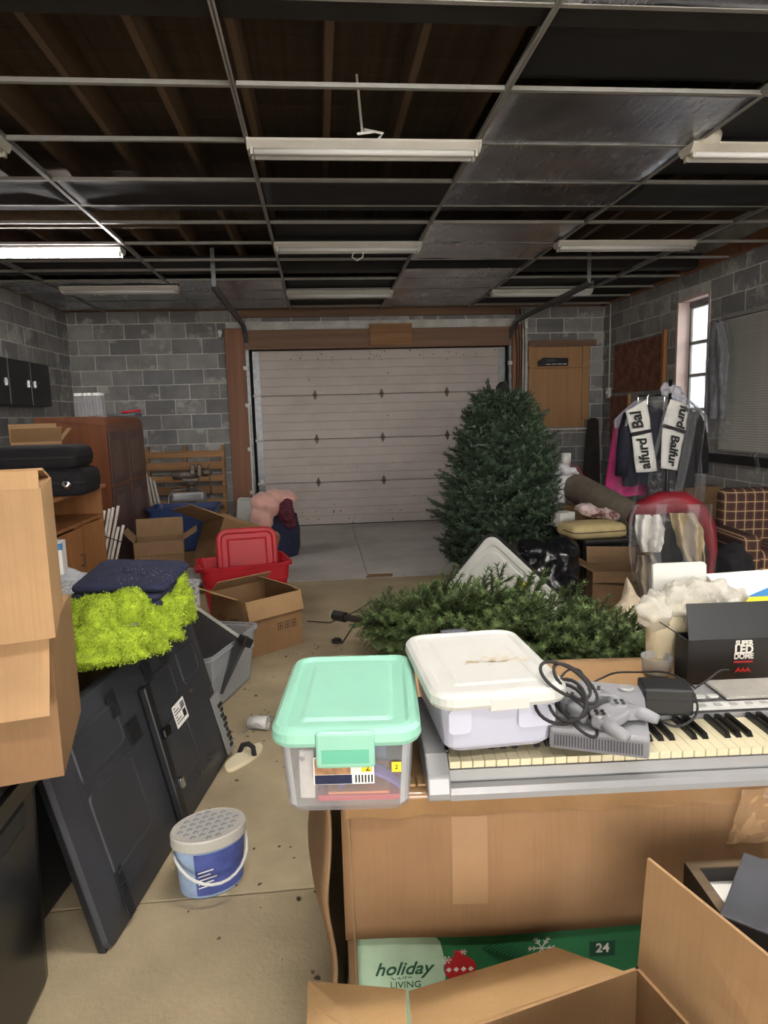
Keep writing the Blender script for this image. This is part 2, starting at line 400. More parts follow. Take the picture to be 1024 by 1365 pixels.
def carton(name, label, loc, rz, w, d, h, mat='card', flaps=None, group=None, open_top=True, tape=False, rot=None, th=.006, fmat=None, cat='box'):
    """cardboard box, base at loc; flaps: {side: (angle, length)} 0 up, 90 flat outward, -90 closed"""
    t = thing(name, label, cat, loc, rz, group, rot)
    b = MB()
    for x0, x1, y0, y1 in ((-w/2, w/2, -d/2, -d/2+th), (-w/2, w/2, d/2-th, d/2), (-w/2, -w/2+th, -d/2+th, d/2-th), (w/2-th, w/2, -d/2+th, d/2-th)):
        b.box(x0, x1, y0, y1, 0, h)
    b.box(-w/2+th, w/2-th, -d/2+th, d/2-th, 0, th)
    b.build('body', MT[mat], t)
    for sd, (ang, ln) in (flaps or {}).items():
        wd = (w if sd in 'fb' else d) - .006
        f = MB().box(-wd/2, wd/2, -th/2, th/2, 0, ln)
        A = R(ang)
        base = {'f': TM((0, -d/2+th/2, h), (A, 0, 0)), 'b': TM((0, d/2-th/2, h), (-A, 0, 0)),
                'l': TM((-w/2+th/2, 0, h), (0, -A, 0)) @ TM((0, 0, 0), (0, 0, R(90))), 'r': TM((w/2-th/2, 0, h), (0, A, 0)) @ TM((0, 0, 0), (0, 0, R(90)))}[sd]
        f.build('flap', MT[fmat or mat], t, M=base)
    if tape: bx('tape', MT['tape'], t, -.03, .03, -d/2-.001, d/2+.001, h+th, h+th+.001)
    return t
def tote_shell(w, d, h, r=.05, taper=.9, th=.004, rim=.014, rimh=.018, mat=None, parent=None, name='body', ribs=()):
    L = []
    def lp(sx, z): return [(x*1.0, y*1.0, z) for x, y in rr(w*sx[0], d*sx[1], r*min(sx))]
    def k(z, g=0): 
        q = taper + (1-taper)*z/h; return ((w*q+g)/w, (d*q+g)/d)
    L += [lp(k(0, -.02), 0), lp(k(.012), .012)]
    for zz, g in ribs: L += [lp(k(zz-.006), zz-.006), lp(k(zz, g), zz), ]
    L += [lp(k(h-rimh), h-rimh), lp(k(h-rimh, rim*2), h-rimh), lp(k(h, rim*2), h), lp(k(h, -th*2), h), lp(k(.012, -th*2), .012+th)]
    return MB().loft(L, True, True).build(name, mat, parent, smooth=False, bevel=0)
def tote_lid(w, d, h=.03, r=.06, inset=.04, mat=None, parent=None, z=0, name='lid', rec=.006, M=None, ribs=True):
    L = [[(x, y, z+zz) for x, y in rr(w-2*o, d-2*o, max(r-o, .01), 6)] for o, zz in
         ((0, 0), (-.004, h*.25), (-.002, h*.7), (.006, h*.95), (.014, h), (inset*.55, h), (inset*.75, h-rec), (inset*1.4, h-rec), (inset*1.65, h-rec*.3))]
    return MB().loft(L, True, True).build(name, mat, parent, smooth=False, M=M)
# ------------------------------------------------------------------ floor
floor = struct(MB().box(RX0-.3, RX1+.3, RY0-.3, RY1+.3, -.2, -.02).build('floor', MT['mortar']))
JY = [RY0, 2.075, 6.35, RY1+.2]
for i in range(3):
    for x0, x1 in ((RX0, .42), (.42, RX1)) if i == 2 else ((RX0, RX1),):
        bx('slab', MT['floor_grey' if i == 2 else 'floor_tan'], floor, x0+.003, x1-.003, JY[i]+.003, JY[i+1]-.003, -.1, 0, bevel=.003)
# ------------------------------------------------------------------ block walls
BW, BH, BJ = .406, .203, .010
_bm_cache = {}
def block_mesh(w, face):
    k = (round(w, 3), face)
    if k not in _bm_cache:
        b = MB(); e = .004
        hw, hh = (w-BJ)/2, (BH-BJ)/2
        b.loft([[(x, y, -.03) for x, y in rr(2*hw, 2*hh, .006, 1)], [(x, y, .000) for x, y in rr(2*hw, 2*hh, .006, 1)],
                [(x, y, .0035) for x, y in rr(2*hw-2*e, 2*hh-2*e, .006, 1)]], False, True)
        M = {'y-': frame((0, 0, 0), (1, 0, 0), (0, 0, 1)), 'x+': frame((0, 0, 0), (0, 1, 0), (0, 0, 1)), 'x-': frame((0, 0, 0), (0, -1, 0), (0, 0, 1)), 'y+': frame((0, 0, 0), (-1, 0, 0), (0, 0, 1))}[face]
        me = b.mesh('block', MT['block']); me.transform(M); _bm_cache[k] = me
    return _bm_cache[k]
def block_wall(parent, face, plane, a0, a1, z0, z1, holes=(), seen=None, phase=0.0):
    rest = MB(); n = 0
    c0 = int(math.floor(z0/BH)); c1 = int(math.ceil(z1/BH))
    for c in range(c0, c1):
        za, zb = c*BH, (c+1)*BH
        if zb > z1+.06: continue
        st = a0 - BW + ((c % 2)*BW/2 + phase) % BW
        s_ = st
        while s_ < a1:
            lo, hi = max(s_, a0), min(s_+BW, a1); s_ += BW
            segs = [(lo, hi)]
            for (h0, h1, hz0, hz1) in holes:
                if zb > hz0+.03 and za < hz1-.03:
                    ns = []
                    for p, q in segs:
                        if q <= h0 or p >= h1: ns.append((p, q)); continue
                        if p < h0: ns.append((p, h0))
                        if q > h1: ns.append((h1, q))
                    segs = ns
            for p, q in segs:
                if q-p < .05: continue
                m = (p+q)/2; zc = (za+zb)/2
                dv = random.uniform(-.002, .002)
                loc = (m, plane - dv, zc) if face == 'y-' else (m, plane+dv, zc) if face == 'y+' else (plane + dv, m, zc) if face == 'x+' else (plane - dv, m, zc)
                if seen and seen(m, zc):
                    o = link('block', block_mesh(q-p, face), parent); o.location = loc; n += 1
                else:
                    me = block_mesh(q-p, face); rest.add([tuple(Vector(v.co)+Vector(loc)) for v in me.vertices], [tuple(f.vertices) for f in me.polygons])
    if rest.v: stuff(rest.build('block_rest', MT['block'], parent))
    return n
T = .22
wf = MB()
OPX0, OPX1, OPZ = -.92, 2.74, 2.50
wf.box(RX0-T, OPX0, RY1, RY1+T, 0, RZ).box(OPX1, RX1+T, RY1, RY1+T, 0, RZ).box(OPX0, OPX1, RY1, RY1+T, OPZ, RZ)
wall_far = struct(wf.build('wall_far', MT['mortar']))
block_wall(wall_far, 'y-', RY1, RX0, RX1, 0, 3.05, holes=((OPX0-.28, OPX1+.26, 0, 2.79),), seen=lambda x, z: z > .1 and (x < -.9 or x > 2.6 or z > 2.7), phase=.12)
wl = MB().box(RX0-T, RX0, RY0-T, RY1, 0, RZ).build('wall_left', MT['mortar']); struct(wl)
block_wall(wl, 'x+', RX0, RY0, RY1, 0, 3.05, seen=lambda y, z: y > 6.6 and z > .8, phase=.05)
wr = MB()
def holed(b, x0, x1, y0, y1, holes):
    ys = sorted({y0, y1, *[h[0] for h in holes], *[h[1] for h in holes]})
    for a, c in zip(ys, ys[1:]):
        h = [q for q in holes if q[0] <= a and q[1] >= c]
        if h: b.box(x0, x1, a, c, 0, h[0][2]).box(x0, x1, a, c, h[0][3], RZ)
        else: b.box(x0, x1, a, c, 0, RZ)
holed(wr, RX1, RX1+T, RY0-T, RY1, [WIN, WIN2])
wall_right = struct(wr.build('wall_right', MT['mortar']))
block_wall(wall_right, 'x-', RX1, RY0, RY1, 0, 3.05, holes=(WIN, WIN2), seen=lambda y, z: y > 5.6 and z > .3, phase=.2)
wb = MB().box(RX0, DOOR_X0, RY0-T, RY0, 0, RZ).box(DOOR_X1, RX1, RY0-T, RY0, 0, RZ).box(DOOR_X0, DOOR_X1, RY0-T, RY0, DOOR_Z, RZ)
struct(wb.build('wall_back', MT['mortar']))
struct(MB().box(-30, 30, -40, RY0-T, -.3, -.05).box(RX1+T, 30, RY0-T, 40, -.3, -.05).build('ground_outside', PM('outdoor_gravel', (150, 146, 136), .9, .2, 3)))
# wood plates at the wall tops
def trim(n, mat, *a, bevel=.004): return struct(bx('trim_%d' % n, MT[mat], None, *a, bevel=bevel))
trim(1, 'header', RX0, RX0+.05, 3.5, RY1-.03, 2.985, 3.12); trim(2, 'post', RX1-.05, RX1, 3.2, RY1-.03, 2.985, 3.12)
trim(3, 'header', RX0, RX1, RY1-.05, RY1, 3.0, 3.14)
# ------------------------------------------------------------------ ceiling: deck, joists, beams, grid, panels
ceiling = struct(MB().box(RX0-T, RX1+T, RY0-T, RY1+T, RZ+.02, RZ+.12).build('ceiling', MT['dark']))
y = RY0
while y < RY1:
    bx('deck_board', MT['deck'], ceiling, RX0, RX1, y+.002, min(y+.182, RY1), RZ, RZ+.03); y += .184
x = RX0 + .14; jm = MB().box(-.019, .019, RY0, RY1, 3.15, RZ).mesh('joist', MT['joist'])
while x < RX1: o = link('joist', jm, ceiling); o.location.x = x; x += .4065
bb = MB().box(RX0, RX1, -.075, .075, 3.005, 3.15).mesh('beam', MT['beam'])
for yb in (.35, 2.68, 5.04, 7.2): o = link('beam', bb, ceiling); o.location.y = yb
bx('nailer', MT['joist'], ceiling, RX0, -1.0, 5.6, 5.64, 3.02, 3.15); bx('nailer', MT['joist'], ceiling, -2.75, -.2, 5.25, 5.29, 3.06, 3.15)
XM = [-.312 + 1.22*k for k in range(-2, 4)]
ROWS = [.78, 1.39, 2.0, 2.58, 2.8, 3.224, 3.834, 4.444, 4.93, 5.36, 5.97, 6.58, 7.0, 7.49, 8.1, 8.71, 9.32]
grid = struct(MB().box(RX0, RX0+.02, RY0, RY1-.05, GZ, GZ+.02).build('ceiling_grid', MT['tee'])); grid.name = 'trim_4'
for i, xm in enumerate(XM):
    y1 = 7.75 if i == 1 else RY1-.1
    MB().box(xm-.012, xm+.012, RY0+.05, y1, GZ, GZ+.003).box(xm-.002, xm+.002, RY0+.05, y1, GZ, GZ+.04).build('main_tee', MT['tee'], grid)
ct2 = {}
XC = [RX0] + XM + [RX1]
for yr in ROWS:
    for a, c in zip(XC, XC[1:]):
        if abs(yr-2.8) < .01 or (abs(yr-7.0) < .01 and a > -.4): continue
        wd = c-a-.028
        k = round(wd, 2)
        if k not in ct2: ct2[k] = MB().box(-wd/2, wd/2, -.012, .012, GZ+.001, GZ+.004).box(-wd/2, wd/2, -.002, .002, GZ+.001, GZ+.024).mesh('cross_tee', MT['tee'])
        o = link('cross_tee', ct2[k], grid); o.location = ((a+c)/2, yr, 0)
def panel(col, y0, y1, mat, name, dz=0):
    a, c = XC[col], XC[col+1]; a += .004; c -= .004
    n = 14
    def fn(u, v):
        p = (a+(c-a)*u, y0+.004+(y1-y0-.008)*v, GZ+.006+dz)
        e = min(u, 1-u, v, 1-v)
        return (p[0], p[1], p[2] + min(1, e*8)*(.006+.010*nz(p, 4, col)))
    b = MB().grid(fn, n, n)
    return b.build(name, MT[mat], ceiling, smooth=True, solid=.004)
fo = []
for y0, y1 in zip(ROWS, ROWS[1:]):
    gap = (y1-y0) < .45 and y0 < 7.3
    if gap: continue
    if y0 > 3.1:
        panel(4, y0, y1, 'foil', 'foil_panel')
    if y0 < 2.2:
        for c in (4, 5): panel(c, y0, y1, 'foil', 'foil_panel')
        panel(3, y0, y1, 'grey_panel', 'grey_panel')
        for c in (0, 1, 2, 6): panel(c, y0, y1, 'black_panel', 'black_panel')
    if abs(y0-4.444) < .01:
        for c in (0, 1, 2, 3, 5, 6): panel(c, y0, y1, 'black_panel', 'black_panel')
    if abs(y0-2.8) < .01 or y0 > 3.2 and y0 < 4.4:
        for c in (5, 6): panel(c, y0, y1, 'black_panel', 'black_panel', .05)
    if 5.3 < y0 < 7:
        for c in (3,): panel(c, y0, y1, 'black_panel', 'black_panel', .03)
    if y0 > 7.4:
        for c in (0, 1, 2): panel(c, y0, y1, 'foil', 'foil_panel')
        for c in (3, 5, 6): panel(c, y0, y1, 'black_panel', 'black_panel', .03)
panel(4, 2.8, 3.224, 'black_panel', 'black_panel', .05); panel(4, 4.444, 4.93, 'foil', 'foil_panel')
# ------------------------------------------------------------------ light fixtures
def fixture(label, x0, yc, lit=False, mat='white_metal', zt=GZ-.004, L=1.22, kind=0):
    t = thing('shop_light', label, 'light', (x0, yc, 0), 0, 'fluorescent shop lights under the ceiling grid')
    prof = [(-.075, 0), (-.075, -.012), (-.045, -.04), (.045, -.04), (.075, -.012), (.075, 0)]
    MB().loft([[(xx, p, zt+q) for p, q in prof] for xx in (0, L)]).build('housing', MT[mat], t, fix=True)
    for xx in (-.004, L-.006): MB().loft([[(q, p*1.06, zt+z*1.25) for p, z in prof] for q in (xx, xx+.01)]).build('end_cap', MT[mat], t, fix=True)
    for yy in (-.035, .035):
        MB().tube([(.03, yy, zt-.055), (L-.03, yy, zt-.055)], .016, 12).build('tube', MT['tube_on' if lit and (yy < 0 or lit == 2) else 'tube_off'], t, smooth=True)
        for xx in (.012, L-.024): bx('socket', MT[mat], t, xx, xx+.014, yy-.014, yy+.014, zt-.072, zt-.03)
    return t
f1 = fixture('white double-tube light below the middle of the grid with a cord on top', XM[2]+.005, 3.83)
MB().tube([(.58, .03, GZ+.35), (.60, .02, GZ+.06), (.57, -.09, GZ+.012), (.66, -.10, GZ+.02), (.60, -.10, GZ+.03), (.70, -.09, GZ+.015), (.68, -.06, GZ+.0)], .007, 6).build('cord', MT['tube_off'], f1)
fixture('glowing fluorescent light over the black wall cabinet side', -2.78, 6.06, True)
fixture('unlit fluorescent light below the foil panels, before the block wall', -2.66, 7.76)
f4 = fixture('unlit light over the empty floor, cord loop below it, before the garage door', XM[2]+.01, 5.95)
MB().tube([(.66, 0, GZ-.05), (.64, 0, GZ-.11), (.68, 0, GZ-.14), (.73, 0, GZ-.11), (.74, 0, GZ-.05)], .005, 6).build('cord', MT['tube_off'], f4)
fixture('small-looking unlit light closest to the garage door header', XM[2]+.01, 8.15)
f6 = fixture('aged cream light with a tan bulge at its end beside shiny foil', XM[4]-.04, 3.82, mat='old_white')
MB().lathe([(.02, -.02), (.075, 0), (.085, .05), (.06, .09), (.02, .1)], 16).build('ballast_cover', MT['old_white'], f6, smooth=True, loc=(.09, -.03, GZ-.01))
fixture('unlit light between the foil ceiling strip and the window wall', XM[4]-.03, 5.92)
fixture('unlit light over the plywood cover by the garage door track', XM[4]-.02, 8.2)
fixture('cream light whose end just enters beside the dark joists', -2.745, 3.82, mat='old_white')

fixture('lit double-tube light over the keyboard table', XM[2]+.01, 1.69, 2)
fixture('lit double-tube light over the side with the open cartons', XM[4]-.02, 1.69, 2)
fixture('lit double-tube light behind the table, nearest the back doorway', XM[2]+.01, -.44, 2)
# ------------------------------------------------------------------ garage door
YD = RY1
DX0, DX1 = -.87, 2.68
door = struct(bpy.data.objects.new('door_1', None)); COL.objects.link(door)
SH = .612
prof = []
zz = 0.0
pr = [(0.0, .003)]
for k in range(5):
    z0 = .012 + k*.1185
    pr += [(0, z0), (0, z0+.103), (.006, z0+.108), (.006, z0+.113)]
pr += [(0, SH-.004)]
pr = [p for p in pr if p[1] <= SH-.003]
secm = None
for i in range(4):
    loops = [[(xx, YD+.02+a, zb) for a, zb in pr] + [(xx, YD+.07, SH-.004), (xx, YD+.07, .003)] for xx in (DX0, DX1)]
    if secm is None: secm = MB().loft(loops).mesh('section', MT['door_white'])
    o = link('section', secm, door); o.location.z = .01 + i*SH
hm = MB()
hm.prism([(0, .075), (.022, .03), (.028, .008), (.028, -.008), (.022, -.03), (0, -.075), (-.022, -.03), (-.028, -.008), (-.028, .008), (-.022, .03)], 0, .006, M=frame((0, 0, 0), (1, 0, 0), (0, 0, 1)))
hm.tube([(-.03, -.01, 0), (.03, -.01, 0)], .012, 8)
for zz in (.045, -.045): hm.tube([(0, -.004, zz), (0, -.014, zz)], .008, 6)
hme = hm.mesh('hinge', MT['hinge'])
wm = MB(); wm.prism([(-.03, 0), (.03, 0), (.03, .03), (.0, .075), (-.03, .03)], 0, .006, M=frame((0, 0, 0), (1, 0, 0), (0, 0, 1))); wm.tube([(-.04, -.012, 0), (.05, -.012, 0)], .011, 8)
wm.lathe([(.02, -.01), (.02, .01)], 10, M=TM((-.05, -.012, 0), (0, R(90), 0)))
wme = wm.mesh('roller', MT['white_metal'])
for i in (1, 2, 3):
    zz = .01 + i*SH
    for px in (420, 509, 596): o = link('hinge', hme, door); o.location = (at(px, 527, y=YD).x, YD+.015, zz)
    for sx in (DX0+.05, DX1-.05):
        o = link('roller', wme, door); o.location = (sx, YD+.002, zz); o.scale.x = 1 if sx < 0 else -1
for sx in (DX0, DX1-.09): bx('end_stile', MT['galv'], door, sx, sx+.09, YD+.012, YD+.02, .02, 2.44)
bx('backing', MT['dark'], door, DX0-.06, DX1+.06, YD+.0705, YD+.09, 0, 2.6); bx('bottom_seal', MT['rubber'], door, DX0, DX1, YD+.02, YD+.07, -.0, .012)
# pencil writing and scuffs on the door leaf
pcl = PM('faint_pencil', (156, 146, 140), .7, .05)
scribble(door, pcl, frame((.1, YD+.0185, .90), (1, 0, .02), (0, 0, 1)), .45, .09, 9, 1, .004); scribble(door, pcl, frame((.35, YD+.0185, .80), (1, 0, .01), (0, 0, 1)), .4, .08, 8, 2, .004)
scribble(door, PM('faint_pencil_b', (148, 138, 132), .7, .05), frame((1.28, YD+.0185, .86), (1, 0, .01), (0, 0, 1)), .18, .07, 4, 3, .004)
sp = MB(); random.seed(3)
for k in range(110):
    xx = random.uniform(DX0+.1, DX1-.1); zz = random.choice([random.uniform(.02, .3)]*3 + [random.uniform(2.28, 2.44)]*3 + [random.uniform(.05, 2.4)])
    s_ = random.uniform(.004, .013); n_ = 6
    sp.add([(xx+s_*random.uniform(.4, 1)*math.cos(2*PI*i/n_), YD+.0192, zz+s_*random.uniform(.5, 1.9)*math.sin(2*PI*i/n_)) for i in range(n_)], [tuple(range(n_))])
stuff(sp.build('paint_chips', MT['ink_brown'], door))
# jamb posts, header, lintel
def jamb(n, x0, x1): return trim(n, 'post', x0, x1, YD-.11, YD+.02, 0, 2.75, bevel=.008)
jamb(5, -1.215, -.955); jamb(6, 2.76, 2.90)
trim(7, 'header', -.955, 2.76, YD-.07, YD+.02, 2.47, 2.73, bevel=.006)
trim(8, 'pallet', .75, 1.34, YD-.10, YD-.07, 2.50, 2.79)
trim(9, 'header', -1.0, 2.9, YD-.06, YD, 2.90, 3.0)
trim(10, 'white_metal', -.85, .72, YD-.02, YD+.01, 2.765, 2.782, bevel=0); trim(11, 'white_metal', 1.36, 2.6, YD-.02, YD+.01, 2.765, 2.782, bevel=0)
def track(sx, n):
    t = struct(bpy.data.objects.new('trim_%d' % n, None)); COL.objects.link(t)
    path = [(sx, YD-.05, .1), (sx, YD-.05, 2.45)] + [(sx, YD-.05-.32*(1-math.cos(R(a))), 2.45+.32*math.sin(R(a))) for a in (20, 45, 70, 90)] + [(sx, 6.75, 2.79)]
    b = MB()
    for p, q in zip(path, path[1:]):
        p, q = Vector(p), Vector(q); d = (q-p); L = d.length; M = frame(p, d, (1, 0, 0))
        b.box(0, L, -.028, .028, -.001, .001, M).box(0, L, -.028, -.025, -.022, .022, M).box(0, L, .025, .028, -.022, .022, M)
    b.build('rail', MT['galv'], t)
    bx('hanger_strap', MT['galv'], t, sx-.02, sx+.02, 6.80, 6.803, 2.79, 3.15)
    for zz in (.5, 1.1, 1.7, 2.2): bx('bracket', MT['white_metal'], t, sx-.05, sx+.01, YD-.12, YD-.08, zz, zz+.05)
track(-.935, 12); track(2.745, 13)
for n, x0, sg in ((14, -.965, 1),): bx('trim_14', MT['white_metal'], None, -.955, -.93, YD-.115, YD-.07, .25, 1.75, bevel=.004); struct(bpy.data.objects['trim_14'])
# wiring down the right post
for k in range(4):
    tag(MB().tube([(-.06+.036*k+random.uniform(-.012, .012), random.uniform(-.01, .01), 2.95 - j*.16*(1+.2*k)) for j in range(8)], .006, 6).build('wire', MT['rubber'], None, loc=(2.86, YD-.15, 0)), 'dark wire hanging down beside the right garage door post', 'wire', 'wires by the right door post')
t = thing('junction_box', 'small pale junction box above the wires at the right door post', 'box', (2.965, YD-.03, 0))
bx('case', MT['white_metal'], t, -.03, .03, -.03, .01, 2.70, 2.80, bevel=.004); bx('cover_plate', MT['tube_off'], t, -.026, .026, -.034, -.03, 2.705, 2.795)
l = thing('sensor_bulb', 'small bare white bulb at the top of the left door post', 'bulb', (-1.27, YD-.14, 2.66))
MB().lathe([(.012, -.01), (.02, .0), (.035, .03), (.03, .06), (.012, .075)], 14).build('globe', MT['tube_off'], l, smooth=True)
bx('lamp_base', MT['white_metal'], l, -.02, .02, -.02, .14, -.03, -.005)
# ------------------------------------------------------------------ far wall: plywood cover with ledge
cv = thing('plywood_cover', 'plywood panel in a wood frame with a ledge, closing a far-wall opening', 'panel', (0, 0, 0))
X0, X1 = 3.03, 3.90
bx('sheet', MT['ply'], cv, X0+.05, X1-.05, YD-.03, YD-.008, 1.30, 2.45)
bx('frame_board', MT['ply'], cv, X0-.02, X0+.06, YD-.06, YD-.03, 1.28, 2.46, bevel=.004); bx('frame_board', MT['ply'], cv, X1-.10, X1, YD-.06, YD-.03, 1.40, 2.46, bevel=.004)
bx('frame_board', MT['header'], cv, X0-.02, X1+.1, YD-.06, YD-.03, 2.44, 2.53, bevel=.004)
bx('ledge', MT['ply'], cv, X0-.02, X1, YD-.11, YD-.03, 2.145, 2.165); bx('sill', MT['paper'], cv, X0, X1-.02, YD-.07, YD-.01, 1.265, 1.283)
st = thing('car_stereo', 'black slim device with a row of pale marks on the plywood ledge', 'device', (3.33, YD-.075, 2.166))
MB().prism([(-.19, 0), (.24, 0), (.24, .11), (-.12, .12), (-.19, .07)], -.025, .025, M=frame((0, 0, 0), (1, 0, 0), (0, 0, 1))).build('case', MT['black'], st, bevel=.004)
for k in range(12): bx('button', MT['white_ink'] if k % 3 else MT['tee'], st, -.1+k*.027, -.084+k*.027, -.03, -.025, .02, .036)
bx('display', MT['slate'], st, -.08, .06, -.027, -.0255, .062, .098)
pk = thing('leaning_plank', 'very dark weathered plank leaning in the far corner', 'plank', (3.80, YD-.42, 0), 0, rot=(R(-11), R(4), R(-6)))
MB().loft([[(x*s, y, z) for x, y in rr(.24, .045, .01, 2)] for z, s in ((0, 1), (.6, 1.0), (1.1, .8), (1.42, .62), (1.45, .3))]).build('board', PM('charred_wood', (44, 38, 36), .85, .3, 8, .4, 30), pk, fix=True)
# conduit and switch
cd = thing('light_switch', 'pale switch box at the end of a thin conduit near the corner', 'switch', (RX1-.03, 9.35, 0))
MB().tube([(0, 0, 3.0), (0, 0, 1.84)], .011, 8).build('conduit', MT['white_metal'], cd, smooth=True)
bx('box', MT['white_metal'], cd, -.03, .02, -.04, .04, 1.70, 1.84, bevel=.006); bx('toggle', MT['tube_off'], cd, -.045, -.03, -.006, .006, 1.76, 1.785)
ob = thing('brown_board', 'reddish brown board fixed on the block wall left of the window', 'board', (RX1, 0, 0))
bx('sheet', MT['osb'], ob, -.03, -.008, 7.86, 9.2, 1.76, 2.40); bx('edge_strip', MT['pine'], ob, -.05, -.008, 7.80, 7.86, 1.68, 2.45, bevel=.003)
ob = thing('brown_board', 'lower brown board with a pale edge strip behind the hanging coats', 'board', (RX1, 0, 0))
bx('sheet', MT['osb'], ob, -.028, -.008, 8.75, 9.3, 1.10, 1.72); bx('edge_strip', MT['ply'], ob, -.04, -.008, 8.71, 8.75, 1.10, 1.73)
# ------------------------------------------------------------------ window
wn = struct(bpy.data.objects.new('window_1', None)); COL.objects.link(wn)
y0, y1, z0, z1 = WIN
MB().box(RX1-.012, RX1+T, y1-.02, y1+.012, z0, z1).box(RX1-.012, RX1+T, y0-.012, y0+.02, z0, z1).box(RX1-.012, RX1+T, y0, y1, z1-.02, z1+.012).build('window_frame', PM('pink_white_paint', (206, 184, 176), .6, .06, 5), wn)
MB().box(RX1-.06, RX1+T, y0-.05, y1+.05, z0-.05, z0+.005).build('window_sill', MT['paper'], wn, bevel=.004)
b = MB(); fx0, fx1 = RX1+.13, RX1+.165
for yy in (y0+.02, y1-.055): b.box(fx0, fx1, yy, yy+.035, z0, z1)
zs = [z0+.0, 1.50, 1.88, 2.24, z1-.09]
for zz in zs: b.box(fx0, fx1, y0, y1, zz, zz+.035)
b.build('muntin', MT['tee'], wn)
for a, c in zip(zs, zs[1:]): bx('pane', MT['glass'], wn, RX1+.145, RX1+.149, y0+.05, y1-.05, a+.03, c+.006)
bx('header_grille', MT['galv'], wn, fx0-.01, fx1, y0+.02, y1-.02, z1-.075, z1-.02)
wn2 = struct(bpy.data.objects.new('window_2', None)); COL.objects.link(wn2)
y0, y1, z0, z1 = WIN2; b = MB()
for yy in (y0, (y0+y1)/2-.02, y1-.04): b.box(fx0, fx1, yy, yy+.04, z0, z1)
for zz in (z0, (z0+z1)/2, z1-.04): b.box(fx0, fx1, y0, y1, zz, zz+.04)
b.build('window_frame', MT['tee'], wn2)
# blind
bl = thing('window_blind', 'off-white slatted blind hanging on the block wall beside the window', 'blind', (RX1-.05, 0, 0))
bm_ = MB().box(-.004, .004, 5.55, 6.62, -.012, .012); sl = MB().loft([[(-.012, yy, -.013), (.0, yy, -.004), (.008, yy, .012), (.0105, yy, .012), (.0025, yy, -.004), (-.0095, yy, -.013)] for yy in (5.55, 6.62)]).mesh('slat', PM('blind_vinyl', (196, 194, 186), .6, .05, 5))
for k in range(54): o = link('slat', sl, bl); o.location.z = 1.13 + k*.0236
bx('head_rail', MT['tee'], bl, -.02, .03, 5.53, 6.64, 2.40, 2.44); bx('bottom_rail', MT['tee'], bl, -.012, .012, 5.55, 6.62, 1.10, 1.118)
sl2 = trim(15, 'beam', RX1-.10, RX1, 5.3, 6.86, .98, 1.06)
# clear plastic sheet with garments hung by the window
hg = thing('bagged_garment', 'grey garment in clear dry-cleaner plastic hanging beside the window', 'garment bag', (RX1-.17, 6.50, 0))
def hang(u, v, w=.24, dx=.05, z0=1.42, z1=2.36, sd=2):
    z = z1+(z0-z1)*v; a = 2*PI*u; ww = w*(.18+.82*min(1, v*3.2)**.6)*(1+.15*nz((v*3, a, 0), 1, sd))*(1 - .25*max(0, v-.7))
    f = 1 + .22*math.sin(a*5+v*4) + .3*nz((math.cos(a)*2, math.sin(a)*2, v*5), 1.3, sd)
    return (dx*math.sin(a)*f, ww/2*math.cos(a)*f, z + .03*nz((a, v*9, 0), 1, sd))
MB().grid(lambda u, v: hang(u, v), 40, 40, closed_u=True).build('garment', MT['grey_cloth'], hg, smooth=True)
MB().grid(lambda u, v: hang(u, v, .34, .075, 1.2, 2.38, 4), 40, 40, closed_u=True).build('plastic_bag', MT['film'], hg, smooth=True)
MB().tube([(0, 0, 2.34), (0, 0, 2.42), (.03, 0, 2.45), (.06, 0, 2.43), (.09, 0, 2.40)], .004, 6).build('hook', MT['chrome'], hg)
tw = thing('blind_cord', 'twisted clear plastic wisp hanging at the blind corner', 'plastic', (RX1-.13, 5.86, 0))
MB().grid(lambda u, v: ((.012+.02*v*(1-v))*math.sin(2*PI*u)*(1+.5*math.sin(9*v)), (.012+.05*v*(1-v))*math.cos(2*PI*u)+.02*math.sin(v*6), 1.12-.2*v), 12, 16, closed_u=True).build('wisp', MT['film'], tw, smooth=True)
# ================================================================== LEFT SIDE
# black wall cabinet
wc = thing('wall_cabinet', 'black steel wall cabinet with small chrome handles on the left block wall', 'cabinet', (RX0, 0, 0))
bx('body', MT['black'], wc, .006, .27, 6.55, 8.11, 1.735, 2.20, bevel=.004)
for i, (a, c) in enumerate(((6.56, 7.06), (7.07, 7.58), (7.59, 8.10))):
    d = bx('door', MT['black_gloss'], wc, .27, .288, a, c, 1.745, 2.19, bevel=.003)
    hy = c-.05 if i != 2 else a+.10
    MB().box(.288, .30, hy-.012, hy+.012, 1.93, 2.0).tube([(.305, hy, 1.97), (.305, hy+.05, 1.99)], .007, 6).build('handle', MT['chrome'], d)
# wardrobe
wd = thing('wardrobe', 'tall mahogany wardrobe with rounded top edge behind the black cases', 'wardrobe', (-1.90, 6.35, 0), R(-1))
dp, ln, ht = .62, 1.2, 1.6
prof = [(-dp, 0), (0, 0), (0, ht-.09)] + [(-.09+.09*math.cos(R(a)), ht-.09+.09*math.sin(R(a))) for a in (20, 45, 70, 90)] + [(-dp, ht)]
MB().loft([[(p, yy, q) for p, q in prof] for yy in (0, ln)]).build('carcass', MT['mahog'], wd, fix=True)
for a, c in ((.03, .57), (.60, 1.17)):
    for (z0, z1) in ((.98, 1.46), (.12, .95)):
        dd = bx('door_panel', MT['mahog_dark'], wd, .0, .012, a, c, z0, z1, bevel=.004)
        bx('inlay', PM('veneer_patch', (104, 78, 68), .45, .15, 4), dd, .012, .015, a+.08, (a+c)/2+.05, z0+.06, z1-.08)
MB().loft([[(p*1.0+.006, yy, q+.004) for p, q in prof[2:]] for yy in (-.006, .02)]).build('moulding', MT['mahog'], wd, fix=True)
